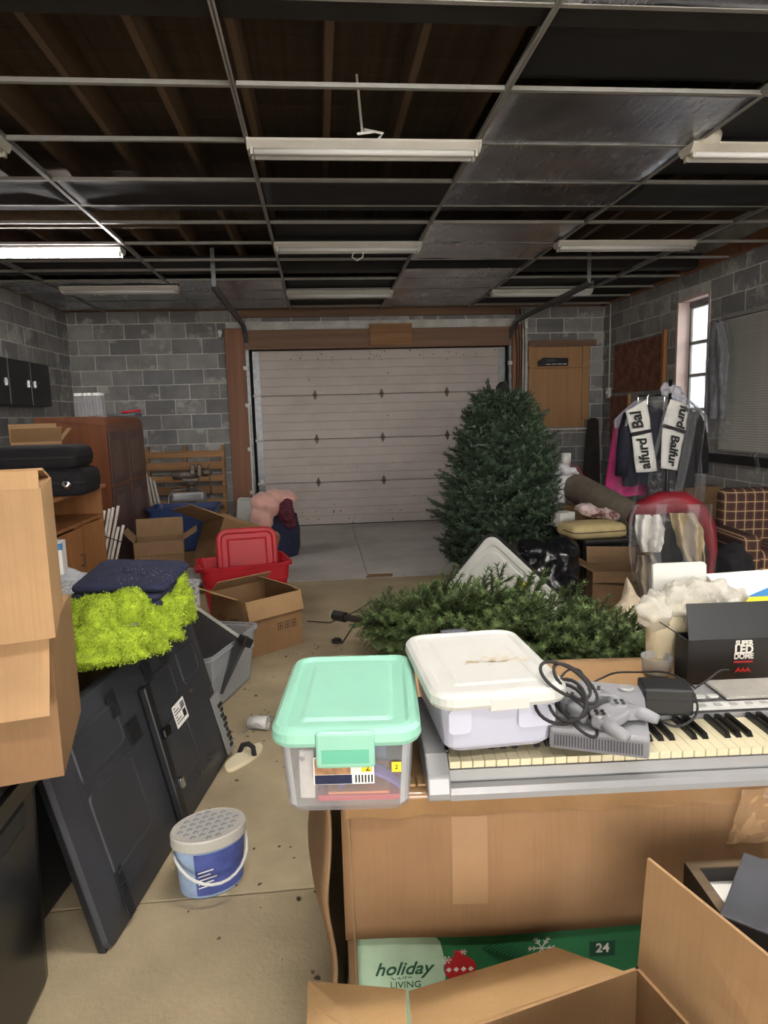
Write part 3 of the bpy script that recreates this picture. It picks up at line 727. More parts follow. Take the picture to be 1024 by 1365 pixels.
# jars on the wardrobe
jp = thing('jar_pack', 'shrink-wrapped clear plastic jars standing on the wardrobe', 'jar', (-2.12, 6.62, 1.606))
for i in range(3):
    for k in range(2):
        MB().lathe([(.036, 0), (.04, .01), (.04, .17), (.032, .185), (.034, .19), (.034, .21), (.0, .212)], 14).build('jar', MT['clear'], jp, smooth=True, loc=(-.085+i*.084, k*.084, 0))
        MB().lathe([(.036, .19), (.036, .215)], 14).build('lid', MT['tube_off'], jp, loc=(-.085+i*.084, k*.084, 0))
MB().loft([[(x, y+.042, z) for x, y in rr(.27, .18, .05, 4)] for z in (.002, .2)], False, False).build('shrink_wrap', MT['film'], jp)
rt = thing('red_tool', 'flat dark tool with red handles lying on the wardrobe top', 'tool', (-1.95, 7.15, 1.601), R(20))
MB().prism([(-.16, -.03), (.1, -.04), (.17, 0), (.1, .04), (-.16, .03)], .0, .03).build('body', MT['slate'], rt, bevel=.005)
for sy in (-1, 1): MB().tube([(-.02, .02*sy, .04), (.06, .035*sy, .05), (.16, .03*sy, .055)], .012, 8).build('handle', MT['red'], rt, smooth=True)
# pine cabinet
pc = thing('pine_cabinet', 'knotty pine cabinet with an open slot and two doors, cases on top', 'cabinet', (-1.80, 4.55, 0), R(-2))
D_, L_, Hh = .62, 1.08, 1.03
b = MB().box(-D_, 0, 0, .025, .06, Hh).box(-D_, 0, L_-.025, L_, .06, Hh).box(-D_, 0, .025, L_-.025, .06, .085).box(-D_, -D_+.012, .025, L_-.025, .085, Hh).box(-D_, 0, .025, L_-.025, .80, .825).box(-.05, 0, .025, .08, .085, .80).box(-.05, 0, L_-.08, L_-.025, .085, .8).box(-D_+.03, -.05, .03, L_-.03, 0, .06)
b.build('carcass', MT['pine'], pc)
bx('top', MT['pine_h'], pc, -D_-.02, .03, -.03, L_+.03, Hh, Hh+.028, bevel=.005)
for i, (a, c, an) in enumerate(((.08, .53, 0), (.545, 1.0, 0))):
    hinge_y = a if i == 0 else c
    dm = MB(); w_ = c-a; sg = 1 if i == 0 else -1
    dm.box(0, .022, min(0, sg*w_), max(0, sg*w_), .095, .79)
    o = dm.build('door', MT['pine'], pc, bevel=.004, M=TM((.003, hinge_y, 0), (0, 0, R(-7 if i == 1 else 0)*1)))
    MB().box(.022, .028, sg*w_*.2 if sg > 0 else sg*w_*.8, sg*w_*.8 if sg > 0 else sg*w_*.2, .17, .71).build('raised_panel', MT['pine'], o, bevel=.003)
    MB().tube([(.022, sg*(w_-.04), .52), (.045, sg*(w_-.04), .52), (.045, sg*(w_-.04), .60), (.022, sg*(w_-.04), .60)], .006, 6).build('handle', MT['hinge'], o, smooth=True)
# black soft cases on the cabinet
def case(label, loc, rz, w, d, h, logo=False):
    t = thing('soft_case', label, 'case', loc, rz, 'black soft equipment cases')
    L = [[(x, y, z) for x, y in rr(w-2*o, d-2*o, .07, 5)] for o, z in ((.03, 0), (.008, .015), (0, .05), (0, h*.5-.004), (-.004, h*.5), (0, h*.5+.004), (0, h-.05), (.01, h-.02), (.05, h))]
    MB().loft(L).build('body', MT['black_cloth'], t, smooth=True)
    MB().loft([[(x, y, z) for x, y in rr(w+.012, d+.012, .07, 5)] for z in (h*.5-.006, h*.5+.006)], False, False).build('zipper', MT['rubber'], t)
    if logo: MB().lathe([(.032, 0), (.034, .006), (.02, .012), (.0, .013)], 18, M=TM((w/2-.12, -d/2, h*.45), (R(90), 0, 0))).build('badge', MT['chrome'], t, smooth=True)
    return t
case('lower black soft case with a round chrome badge on the pine cabinet', (-2.06, 4.95, 1.06), R(3), .92, .46, .185, True)
case('upper black soft case lying on the badge case', (-2.09, 4.98, 1.246), R(1), .88, .46, .155)
for k, (xx, yy, wd_, lb) in enumerate(((-2.26, 4.68, .17, 'white folded paper tag tucked on the left of the black cases'), (-2.0, 4.69, .13, 'narrow white paper slip tucked nearest the case badge'))):
    o = tag(MB().box(-wd_/2, wd_/2, -.02, .0, 0, .012).box(-wd_/2, wd_/2, -.021, -.019, -.05 if k == 0 else -.02, .012).build('paper_slip', MT['paper'], None, bevel=.001, loc=(xx, yy, 1.246-.0)), lb, 'paper')
carton('open_carton', 'small open cardboard carton with raised flap behind the black cases', (-2.15, 5.42, 1.06), R(25), .34, .26, .36, 'card', {'f': (50, .16), 'r': (40, .12), 'b': (20, .14)})
# ---- foreground boxes on a black bin
bn = thing('trash_bin', 'tall glossy black plastic bin under the stacked cardboard boxes', 'bin', (-1.06, 1.62, 0))
L = [[(x, y, z) for x, y in rr(.48+.04*z/.68+o, .46+.04*z/.68+o, .09, 6)] for z, o in ((0, 0), (.02, .01), (.60, 0), (.602, .03), (.66, .03), (.665, .0))]
MB().loft(L, True, False).build('body', MT['black_gloss'], bn, smooth=False, bevel=.003)
MB().loft([[(x, y, z) for x, y in rr(.54-o, .52-o, .1, 6)] for z, o in ((.664, .03), (.675, .0), (.69, .02), (.692, .2))]).build('lid', MT['black'], bn)
bx('grip', MT['black'], bn, .20, .268, -.1, .1, .52, .60, bevel=.015)
def corner_loc(pt, rz, w, d):          # centre of a box whose near right corner stands at pt
    return pt + Matrix.Rotation(rz, 3, 'Z') @ Vector((-w/2, d/2, 0))
p_ = at(86, 1034, z=.695); p_.z = .695
lb = carton('cardboard_box', 'brown cardboard box resting on the black bin, one flap hanging open', corner_loc(p_, R(13), .64, .40), R(13), .64, .40, .36, 'card_brown', {'f': (150, .19), 'b': (-88, .2), 'r': (-87, .22), 'l': (-87, .2)}, fmat='card')
p_ = at(74, 850, z=1.066); p_.z = 1.066
ub = carton('cardboard_box', 'upright tan cardboard box stacked on the box with hanging flap', corner_loc(p_, R(17), .60, .34), R(17), .60, .34, .345, 'card', {'f': (-6, .04), 'b': (-80, .2), 'r': (-85, .2), 'l': (-80, .2)})
bx('tape', MT['tape'], ub, -.05, .01, -.1712, -.1702, .0, .345)
# ---- television leaning, its back to the aisle
B0 = Vector((-.666, 1.866, .004)); B1 = Vector((-.459, 3.075, .004)); tu = (B1-B0).normalized(); TL = (B1-B0).length
tv_up = Vector((-.17, .03, .69)); tv_up = (tv_up - tu*tv_up.dot(tu)).normalized(); TH = .70
TVM = frame(B0, tu, tv_up)        # local x along the bottom edge, y up the panel, z outwards (+X side)
tv = thing('television', 'large black flat television leaning face-down against the boxes, ribbed back showing', 'television', M=TVM @ TM((0, 0, 0)))
def tvuv(px, py):
    d = ray(px, py); n = TVM.to_3x3() @ Vector((0, 0, 1)); o = Vector((0, 0, HC)); t_ = (B0-o).dot(n)/d.dot(n)
    return TVM.inverted() @ (o + d*t_)
tvm = PM('tv_back_plastic', (46, 47, 52), .45, .12, 5)
tvd = PM('tv_back_dark', (32, 32, 35), .5, .12, 5)
bx('bezel', MT['black'], tv, 0, TL, 0, TH, -.045, -.02, bevel=.004); bx('screen', MT['black_gloss'], tv, .012, TL-.012, .02, TH-.012, -.047, -.0445)
MB().loft([[(TL/2+x, TH/2+y, z) for x, y in rr(TL-o, TH-o, .03, 3)] for o, z in ((.0, -.02), (.01, -.005), (.16, .012), (.2, .015))]).build('back_shell', tvm, tv)
for x0, x1, y0, y1 in ((.10, .40, .16, .44), (.10, .40, .47, .63), (.60, .86, .44, .60), (.60, .86, .13, .40), (.92, 1.12, .45, .60)):
    MB().loft([[((x0+x1)/2+x, (y0+y1)/2+y, z) for x, y in rr(x1-x0-o, y1-y0-o, .02, 3)] for o, z in ((0, .012), (.012, .020), (.03, .020), (.04, .017))]).build('raised_panel', tvm, tv)
def vent(px, py, w, h, n):
    c = tvuv(px, py)
    v = MB().box(-w/2, w/2, -h/2, h/2, .0145, .0165).build('vent', tvd, tv, loc=(c.x, c.y, .003))
    s = MB()
    for k in range(n): s.box(-w/2+.006, w/2-.006, -h/2+h*(k+.3)/n, -h/2+h*(k+.7)/n, .0165, .0185)
    s.build('louvre', MT['black'], v)
vent(144, 940, .06, .09, 9); vent(191, 897, .055, .08, 8); vent(212, 875, .055, .08, 8); vent(172, 975, .09, .08, 8); vent(160, 1190, .04, .16, 12)
c = tvuv(234, 951); lab = MB().box(-.06, .06, -.045, .045, .0205, .0212).build('sticker', MT['paper'], tv, loc=(c.x, c.y, 0))
for k in range(6): bx('print_line', MT['ink'], lab, -.05, -.05+.02+.03*((k*7) % 3), .03-k*.012, .034-k*.012, .0212, .0215)
bx('barcode', MT['ink'], lab, .02, .05, -.03, .0, .0212, .0215); bx('print_block', MT['grey_cloth'], lab, .015, .052, .008, .034, .0212, .0215)
c = tvuv(291, 965); io = MB().box(-.045, .045, -.14, .14, .018, .0225).build('connector_plate', MT['silver'], tv, loc=(c.x, c.y, 0))
for k in range(9): bx('socket', MT['black'], io, .0+.012*(k % 2), .03+.008*(k % 3), -.12+k*.024, -.105+k*.024, .0225, .028)
c = tvuv(208, 1010); sb = MB().box(-.022, .022, -.27, .27, .02, .05).build('stand_bracket', MT['black'], tv, bevel=.006, M=TM((c.x, c.y, 0), (0, 0, R(-3))))
bx('lever', MT['black_gloss'], sb, -.01, .05, .06, .1, .05, .07, bevel=.008); bx('clip', MT['chrome'], sb, .0, .03, -.14, -.1, .05, .068, bevel=.004)
for px, py in ((250, 922), (235, 1085), (262, 1030), (275, 1010)):
    c = tvuv(px, py); MB().lathe([(.012, .014), (.012, .022), (.004, .023)], 10).build('screw_boss', MT['hinge'], tv, loc=(c.x, c.y, 0))
# carton with drawn pattern under the blankets
def print_mat():
    t = NT('doodle_print'); co = t.coord('Object'); v = t.add('ShaderNodeTexVoronoi', feature='DISTANCE_TO_EDGE'); v.inputs['Scale'].default_value = 58
    t.link(co, v.inputs['Vector']); n = t.noise(co, 40, 4)
    col = t.ramp(v.outputs[0], [(.05, lin((52, 52, 56))), (.12, lin((196, 196, 194)))])
    col = t.mix(t.ramp(n, [(.5, (0, 0, 0)), (.56, (.7, .7, .7))]), col, lin((96, 98, 104)))
    t.link(col, t.p.inputs['Base Color']); t.p.inputs['Roughness'].default_value = .5; return t.m
MT['doodle'] = print_mat()
# a plain carton behind the TV carries the patterned box
carton('cardboard_box', 'plain cardboard box standing behind the leaning television', (-1.19, 2.82, 0), R(-8), .40, .7, .68, 'card_dull', {'f': (-89, .2), 'b': (-89, .2), 'l': (-88, .2), 'r': (-88, .2)})
kc = thing('gap_darkening_crate', 'added black crate shape darkening the gap between bin and television', 'crate', (-1.10, 2.13, 0), R(-8))  # added to darken the gap under the leaning television
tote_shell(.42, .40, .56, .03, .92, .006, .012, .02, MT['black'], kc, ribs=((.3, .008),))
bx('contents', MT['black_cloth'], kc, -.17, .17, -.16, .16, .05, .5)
db = thing('patterned_box', 'shallow grey box printed with line drawings, under the lime blanket', 'box', (-.97, 2.72, .70), R(-9.7))
bx('body', MT['doodle'], db, -.32, .32, -.26, .46, .0, .10, bevel=.003); bx('lid', MT['doodle'], db, -.325, .325, -.265, .465, .10, .125, bevel=.003)
# lime fleece
def P(px, py, y): return at(px, py, y=y)
lp = []
for (px, py, yy, r, e) in ((238, 782, 2.86, (.035, .06, .07), (0, .2, 0)), (249, 805, 2.80, (.032, .05, .075), (0, -.15, 0)), (222, 806, 2.70, (.07, .06, .04), (0, .35, .3)), (200, 824, 2.58, (.075, .06, .045), (0, .3, .2)),
        (172, 815, 2.52, (.072, .07, .088), (0, .1, 0)), (172, 850, 2.40, (.10, .06, .038), (0, .15, .2)), (132, 828, 2.42, (.062, .09, .095), (0, .25, 0)), (122, 855, 2.32, (.085, .07, .05), (0, 0, 0)), (108, 835, 2.44, (.05, .09, .07), (0, 0, 0)),
        (218, 838, 2.56, (.085, .05, .024), (.1, .45, .2)), (190, 858, 2.44, (.10, .05, .022), (.1, .25, .2)), (150, 800, 2.72, (.16, .18, .05), (0, 0, 0)), (120, 874, 2.28, (.10, .06, .02), (0, 0, 0)), (158, 872, 2.34, (.11, .06, .020), (0, .1, .1)), (205, 815, 2.75, (.10, .12, .05), (0, 0, 0)), (115, 862, 2.36, (.10, .10, .045), (0, 0, 0)), (150, 856, 2.40, (.12, .10, .045), (0, 0, 0)), (185, 842, 2.52, (.11, .10, .04), (0, .2, 0)), (105, 848, 2.42, (.07, .1, .07), (0, 0, 0)), (118, 880, 2.27, (.11, .05, .022), (0, 0, 0)), (225, 822, 2.66, (.07, .08, .035), (0, .4, 0)), (236, 800, 2.78, (.06, .09, .05), (0, 0, 0))):
    lp.append((P(px, py, yy), r, e))
lime = thing('fleece_blanket', 'bunched lime green fuzzy blanket on the patterned box', 'blanket')
lo = lobes('cloth', lp, MT['lime'], lime, .009, .012, 18, 3, 1)
me = lo.data; rng = np.random.default_rng(5)
nv = len(me.vertices); vv = np.zeros(nv*3); me.vertices.foreach_get('co', vv); vv = vv.reshape(-1, 3)
nn = np.zeros(nv*3); me.vertex_normals.foreach_get('vector', nn); nn = nn.reshape(-1, 3)
N = 26000; idx = rng.integers(0, nv, N); base = vv[idx] + rng.normal(0, .004, (N, 3)); nr = nn[idx] + rng.normal(0, .45, (N, 3)); nr /= np.linalg.norm(nr, axis=1)[:, None]
tg = np.cross(nr, rng.normal(0, 1, (N, 3))); tg /= np.linalg.norm(tg, axis=1)[:, None]
ln_ = rng.uniform(.004, .009, (N, 1)); V = np.stack([base - tg*.0028, base + tg*.0028, base + nr*ln_], 1).reshape(-1, 3)
tm = bpy.data.meshes.new('pile'); tm.from_pydata(V.tolist(), [], np.arange(N*3).reshape(-1, 3).tolist()); tm.materials.append(MT['lime']); stuff(link('pile', tm, lime))
# navy blanket: folded layers
nb = thing('folded_blanket', 'folded dark navy fleece throw with pale flecks on the lime blanket', 'blanket')
def layer(y_shift, zt, wx, wy, th, sd, cx, cy, rz):
    M = TM((cx, cy, zt), (R(4), 0, rz)); L = []
    for o, z in ((.05, -.5), (.02, -.48), (.004, -.30), (0, 0), (.004, .30), (.02, .47), (.06, .5), (.14, .5), (.24, .5)):
        lp_ = []
        for x, y in rr(wx-2*o, wy-2*o, max(.012, .05-o*.5), 8):
            q = (x, y, 0)
            lp_.append((x + .012*nz((x*3, y*3, sd), 3, sd), y + .014*nz((x*3, y*3, sd), 3, sd+2), z*th + .030*nz(q, 2.6, 9) + .007*nz(q, 9, sd)))
        L.append(lp_)
    MB().loft(L, M=M).build('fold', MT['navy'], nb, smooth=True, sub=1)
c = P(170, 785, 2.78)
for q_ in range(4): layer(0, c.z-.055+q_*.033, .37+.014*(q_ % 2), .34+.01*(q_ % 2), .036, 1+3*q_, c.x+.004*q_, c.y+.010*q_, R(-12+1.5*q_))
fl = MB(); rng2 = random.Random(4)
for k in range(150):
    a = rng2.gauss(.1, .09); b_ = rng2.gauss(.0, .11); s_ = rng2.uniform(.0008, .0026)
    p = Vector((c.x+a*.9, c.y+.03+b_, c.z+.066+.03*nz((a, b_, 0), 2.6, 9)))
    fl.add([p+Vector((s_, 0, 0)), p+Vector((0, s_, .001)), p+Vector((-s_, 0, 0)), p+Vector((0, -s_, .001))], [(0, 1, 2, 3)])
stuff(fl.build('lint', MT['white_ink'], nb))
# blue and white carton, silver bag
carton('cardboard_box', 'cardboard box standing between the pine cabinet and folded blankets', (-1.42, 3.75, 0), R(4), .5, .5, .62, 'card_dull', {'f': (-88, .2), 'b': (-88, .2), 'l': (-89, .2), 'r': (-89, .2)})
sb_ = lobes('plastic_bag', [((-1.40, 3.62, .70), (.2, .2, .09), (0, 0, 0)), ((-1.28, 3.55, .70), (.12, .14, .07), (0, .2, 0))], PM('silver_bag', (176, 178, 182), .35, .12, 14, .4, 30), None, .015, .03, 10, 8, 1)
tag(sb_, 'crumpled silver-white plastic bag behind the folded blankets', 'bag')
bw = thing('printed_carton', 'small blue and white printed carton beside the pine cabinet', 'box', (-1.42, 3.62, .775), R(8))
bx('body', MT['paper'], bw, -.07, .07, -.05, .05, 0, .17, bevel=.002); bx('print', MT['blue_print'], bw, -.071, .0705, -.0512, -.03, .13, .165); MB().prism(ell(.035, .06, 18), .0, .002, M=frame((.01, -.0505, .06), (1, 0, 0), (0, 0, 1))).build('print', MT['blue_print'], bw)
# ---- clear tote with dark panel
ct_ = thing('clear_tote', 'open clear plastic tote holding a dark grey panel, beside the television', 'tote', (-.72, 3.78, 0), R(-18))
tote_shell(.44, .62, .33, .05, .86, mat=MT['clear_tote'], parent=ct_, ribs=((.2, .012),))
bx('label', MT['slate'], ct_, .06, .15, -.297, -.294, .17, .24); bx('label_mark', MT['paper'], ct_, .065, .10, -.2985, -.297, .18, .235)
DP1, DP2 = at(264, 813, y=4.10), at(328, 857, y=3.62); DSM = frame(DP1, DP2-DP1, (-.45, -.2, -.85))
dpn = thing('dark_sheet', 'dark grey flat panel with a pale edge strip slanting in the clear tote', 'panel', (0, 0, 0), M=DSM)
DL_ = (DP2-DP1).length
MB().box(0, DL_, 0, .30, -.008, .008).build('sheet', PM('dark_sheet', (58, 58, 60), .55, .1, 5), dpn, bevel=.003)
bx('edge_strip', MT['off_white'], dpn, -.002, DL_, -.014, .0, -.010, .010); bx('clip', MT['black'], dpn, DL_-.05, DL_+.02, -.03, .02, -.03, .03, bevel=.006)
# ---- box with torn flap
tb = carton('cardboard_box', 'brown cardboard box with torn top flap and handwriting, behind the clear tote', (-.475, 4.60, 0), R(38), .44, .44, .38, 'card_brown', {'r': (-60, .12), 'f': (165, .13), 'b': (-50, .12)}, fmat='card')
tb_in = Matrix.Identity(4)
text('1ST', .065, MT['ink'], tb, frame((-.2215, -.06, .22), (0, -1, 0), (.0, .3, 1)), shear=.3); scribble(tb, MT['ink'], frame((-.2215, .06, .22), (0, -1, 0), (.0, .2, 1)), .10, .05, 3, 5, .003)
for k in range(3):
    bx('care_mark', MT['ink_brown'], tb, .02+.055*k, .06+.055*k, -.2215, -.2203, .14, .19)
    bx('care_mark', MT['card_brown'], tb, .026+.055*k, .054+.055*k, -.2222, -.2214, .146, .184)
    MB().prism([(0, .014), (.01, -.002), (.004, -.002), (.004, -.014), (-.004, -.014), (-.004, -.002), (-.01, -.002)], 0, .0012, M=frame((.04+.055*k, -.2222, .165), (1, 0, 0), (0, 0, 1))).build('care_mark', MT['ink_brown'], tb)
bx('tape', MT['tape'], tb, -.2213, -.2203, -.225, -.18, 0, .38)
fq = MB(); random.seed(11)
pl = [(-.2, 0), (.2, 0)] + [(.2-.04*i, -.16-.03*random.random()-.02*(i % 2)) for i in range(11)]
MB().prism(pl, -.003, .003, M=TM((-.225, .02, .385), (0, 0, 0)) @ frame((0, 0, 0), (0, -1, 0), (-.75, 0, .35)) @ Matrix.Diagonal((.8, -1, 1, 1))).build('torn_flap', MT['card_in'], tb, fix=True)
# ---- red tote and lid
rd = thing('red_tote', 'open red plastic tote on the floor behind the torn cardboard box', 'tote', (-.66, 5.55, 0), R(14))
tote_shell(.70, .46, .40, .06, .84, th=.005, rim=.018, rimh=.02, mat=MT['red'], parent=rd, ribs=((.26, .010),))
bx('recess', PM('red_recess', (150, 20, 36), .4, .08, 5), rd, -.22, -.08, -.222, -.214, .12, .33, bevel=.015)
for sx in (-1, 1): bx('handle', MT['red'], rd, sx*.36-.03, sx*.36+.03, -.09, .09, .34, .38, bevel=.012)
rl = thing('red_tote_cover', 'red tote lid standing upright inside the red tote', 'lid', (-.63, 5.66, .12), 0, rot=(R(78), 0, R(10)))
tote_lid(.50, .56, .03, .09, .06, MT['red'], rl, 0, 'panel', .012, M=TM((0, .24, 0)))
# ---- tilted open carton
tc = carton('cardboard_box', 'large open carton tipped on its edge between blue and red totes', (-.92, 6.62, .05), 0, .62, .5, .46, 'card_brown', {'l': (88, .34), 'b': (40, .2), 'f': (-60, .1)}, rot=(R(-12), R(24), R(28)), fmat='card')
# ---- blue tote on a flat box
carton('flat_carton', 'low cardboard carton under the blue tote', (-1.5, 7.45, 0), 0, .6, .5, .16, 'card_dull', {'f': (-89, .24), 'b': (-89, .24)})
bt = thing('blue_tote', 'open dark blue plastic tote before the bench vise and pallet', 'tote', (-1.47, 7.44, .167), R(-1))
tote_shell(.70, .46, .47, .05, .8, th=.005, rim=.016, rimh=.02, mat=MT['blue'], parent=bt, ribs=((.36, .008),))
# ---- low open carton and white rods
carton('cardboard_box', 'small dull open carton between the wardrobe and blue tote', (-1.47, 6.2, 0), R(10), .42, .34, .50, 'card_dull', {'b': (10, .16), 'r': (60, .14), 'l': (40, .12), 'f': (172, .12)})
rb = thing('rod_bundle', 'bundle of white slats tied with a string beside the pine cabinet', 'rods', (-1.98, 5.98, 0), 0, rot=(R(-2), R(13), 0))
for k in range(6):
    MB().tube([(k*.028-.07, .02*(k % 2), 0), (k*.034-.07, .02*(k % 2), .80+.05*((k*5) % 4)-.03*k)], .0125, 8).build('rod', MT['pvc'], rb, smooth=True)
MB().tube([(-.10, -.02, .60), (.0, -.03, .58), (.12, -.02, .56), (.12, .04, .56), (0, .05, .58), (-.1, .04, .60), (-.10, -.02, .60)], .004, 5).build('string', MT['rubber'], rb)
# ---- pallet
pa = thing('pallet', 'worn wooden pallet standing on edge against the far block wall', 'pallet', (-1.83, YD-.19, 0), 0, rot=(R(-4), 0, 0))
for k in range(7):
    z0 = .04+k*.166; zz = .09+.015*(k % 2)
    bx('slat', MT['pallet'], pa, -.53+.01*(k % 2), .53-.008*(k % 3), -.06, -.042, z0, z0+zz, bevel=.003)
    if k % 2: bx('slat', MT['pallet'], pa, -.53, .53, .048, .066, z0, z0+zz)
for xx in (-.52, -.02, .485): bx('stringer', MT['pallet'], pa, xx, xx+.038, -.042, .048, 0, 1.20, bevel=.003)
# ---- bench vise on a post
vi = thing('bench_vise', 'rusty grey bench vise on a pedestal before the pallet', 'vise', (-1.60, 8.55, 0), R(8))
MB().lathe([(.22, 0), (.22, .02), (.06, .04), (.055, .1), (.05, .74), (.09, .76), (.10, .80)], 16).build('pedestal', MT['steel_grey'], vi, smooth=False)
MB().lathe([(.03, -.2), (.055, -.18), (.06, -.05), (.05, .05), (.045, .12)], 14, M=TM((-.02, 0, .88), (0, R(90), 0))).build('body', MT['steel_grey'], vi, smooth=True)
bx('base', MT['steel_grey'], vi, -.1, .1, -.08, .08, .79, .84, bevel=.015); bx('fixed_jaw', MT['steel_grey'], vi, .0, .06, -.08, .08, .88, 1.0, bevel=.012); bx('moving_jaw', MT['steel_grey'], vi, .085, .14, -.08, .08, .86, 1.0, bevel=.012)
MB().lathe([(.02, 0), (.05, .01), (.05, .09), (.03, .13)], 14, M=TM((.13, 0, .90), (0, R(90), 0))).build('screw_head', MT['steel_grey'], vi, smooth=True)
MB().tube([(.23, -.04, 1.0), (.235, -.04, .62)], .009, 8).build('handle_bar', MT['steel_grey'], vi, smooth=True)
# ---- folding chair behind the blue tote
fc = thing('folding_chair', 'grey steel folding chair with rounded backrest behind the blue tote', 'chair', (-1.56, 7.95, 0), R(0))
for sx in (-1, 1):
    MB().tube([(sx*.22, -.2, .0), (sx*.22, .06, .55), (sx*.21, .12, .68), (sx*.16, .14, .735), (0, .14, .75)], .011, 8).build('back_tube', MT['galv'], fc, smooth=True)
    MB().tube([(sx*.2, .22, 0), (sx*.2, -.12, .45)], .010, 8).build('leg', MT['galv'], fc, smooth=True)
MB().loft([[(x, y, z) for x, y in rr(.38, .36, .08, 4)] for z in (.44, .46)]).build('seat', MT['silver'], fc)
MB().grid(lambda u, v: (-.19+.38*u, .125+.02*math.sin(PI*u), .60+.11*v), 10, 3).build('backrest', MT['silver'], fc, smooth=True, solid=.004)
# ---- white step stool folded
ws = thing('folded_stool', 'white folded step rails leaning between the wardrobe and blue tote', 'ladder', (-1.93, 8.15, 0), R(-20))
for sx, dx in ((0, 0), (1, .14), (0.5, .07)):
    MB().tube([(dx, 0, 0), (dx*.6-.12, .02*sx, .95-.1*sx)], .016, 6).build('rail', MT['white_metal'], ws)
for zz in (.25, .5): bx('tread', MT['white_metal'], ws, -.06, .10, -.02, .03, zz, zz+.02)
# ---- laundry bag with pink cloth
nbag = thing('laundry_hamper', 'dark navy cloth hamper on the floor with clothes heaped on top', 'hamper', (-.53, 7.68, 0), R(10))
MB().grid(lambda u, v: ((.24+.03*math.sin(PI*v))*(1+.06*nz((math.cos(2*PI*u)*2, math.sin(2*PI*u)*2, v*3), 1, 3))*math.cos(2*PI*u), .22*(1+.08*nz((math.cos(2*PI*u)*2, math.sin(2*PI*u)*2, v*3), 1, 6))*math.sin(2*PI*u), .46*v), 36, 16, closed_u=True).build('bag', MT['navy'], nbag, smooth=True, solid=.01)
MB().loft([[(.235*math.cos(a*PI/12), .215*math.sin(a*PI/12), z) for a in range(24)] for z in (0, .02)]).build('base', MT['navy'], nbag)
def foldz(p): return .011*abs(math.sin(p[0]*19+p[1]*12+p[2]*9+3.5*nz(p, 4, 2)))-.005
pkc = lobes('pink_throw', [((-.60, 7.56, .60), (.19, .2, .14), (0, .2, 0)), ((-.66, 7.46, .46), (.13, .09, .17), (0, .1, 0)), ((-.46, 7.62, .68), (.17, .16, .07), (0, .25, 0)), ((-.36, 7.62, .655), (.09, .13, .05), (0, .3, 0))], MT['pink'], None, .014, .022, 6, 2, 5, foldz)
tag(pkc, 'pale pink throw heaped over the navy hamper', 'blanket')
mk = lobes('maroon_garment', [((-.40, 7.47, .52), (.09, .08, .14), (0, .1, 0)), ((-.36, 7.52, .42), (.08, .08, .08), (0, 0, 0))], MT['maroon'], None, .012, .04, 14, 5, 1)
tag(mk, 'dark maroon garment spilling from under the pink throw', 'garment')
wbn = thing('white_lid', 'white rectangular plastic lid leaning against the left door post', 'lid', (-.93, 8.45, 0), 0, rot=(R(-14), R(3), R(-8)))  # flat white lid, not a tray
MB().loft([[(x, z_, y+.29) for x, y in rr(.34-o, .58-o, .04, 4)] for o, z_ in ((0, .02), (0, 0), (.03, -.012), (.06, -.012), (.08, -.004))]).build('panel', MT['white'], wbn, fix=True)
# ---- oval bucket
bk = thing('oval_bucket', 'oval blue-printed bucket with a patterned white lid and white handle', 'bucket', (-.42, 2.15, 0), R(22))
sx_, sy_ = .118, .088
MB().loft([[(x*s, y*s, z) for x, y in ell(sx_, sy_, 40)] for s, z in ((.86, 0), (.89, .006), (.94, .10), (.985, .175))], True, False).build('body', MT['bucket_grey'], bk, smooth=True)
n_ = 40
for a0, a1, m_ in ((-6, 8, 'bucket_blue'),):
    MB().loft([[(sx_*s*1.008*math.cos(2*PI*k/n_), sy_*s*1.008*math.sin(2*PI*k/n_), z) for k in range(-14, 3)] for s, z in ((.90, .012), (.98, .162))], False, False, False).build('label_print', MT[m_], bk, smooth=True)
for k in range(5): bx('label_line', MT['white_ink'], bk, -.06, -.02+.01*(k % 3), -sy_*.97, -sy_*.95, .05+k*.013, .053+k*.013)
MB().loft([[(x*s, y*s, z) for x, y in ell(sx_, sy_, 40)] for s, z in ((1.0, .172), (1.06, .172), (1.06, .205), (1.03, .212), (.98, .21))]).build('lid', MT['bucket_lid'], bk, smooth=False, bevel=.002)
lidp = MB(); rg = random.Random(2)
for i in range(-3, 4):
    for j in range(-3, 4):
        x, y = i*.031+(j % 2)*.015, j*.024
        if (x/sx_)**2+(y/sy_)**2 < .8:
            for dx, dy, rr_ in ((-.006, 0, .005), (.006, .001, .005), (0, .006, .0045)): lidp.add([(x+dx+rr_*math.cos(a), y+dy+rr_*math.sin(a), .2108) for a in [2*PI*q/7 for q in range(7)]], [tuple(range(7))])
stuff(lidp.build('lid_print', PM('faint_blue_ink', (128, 136, 150), .6, .1), bk))
MB().tube([(sx_*1.03*math.cos(a), sy_*1.05*math.sin(a)-.045*math.sin(-a), .155-.07*math.sin(-a)) for a in [R(-2-176*q/14) for q in range(15)]], .005, 8).build('handle', MT['white'], bk, smooth=True)
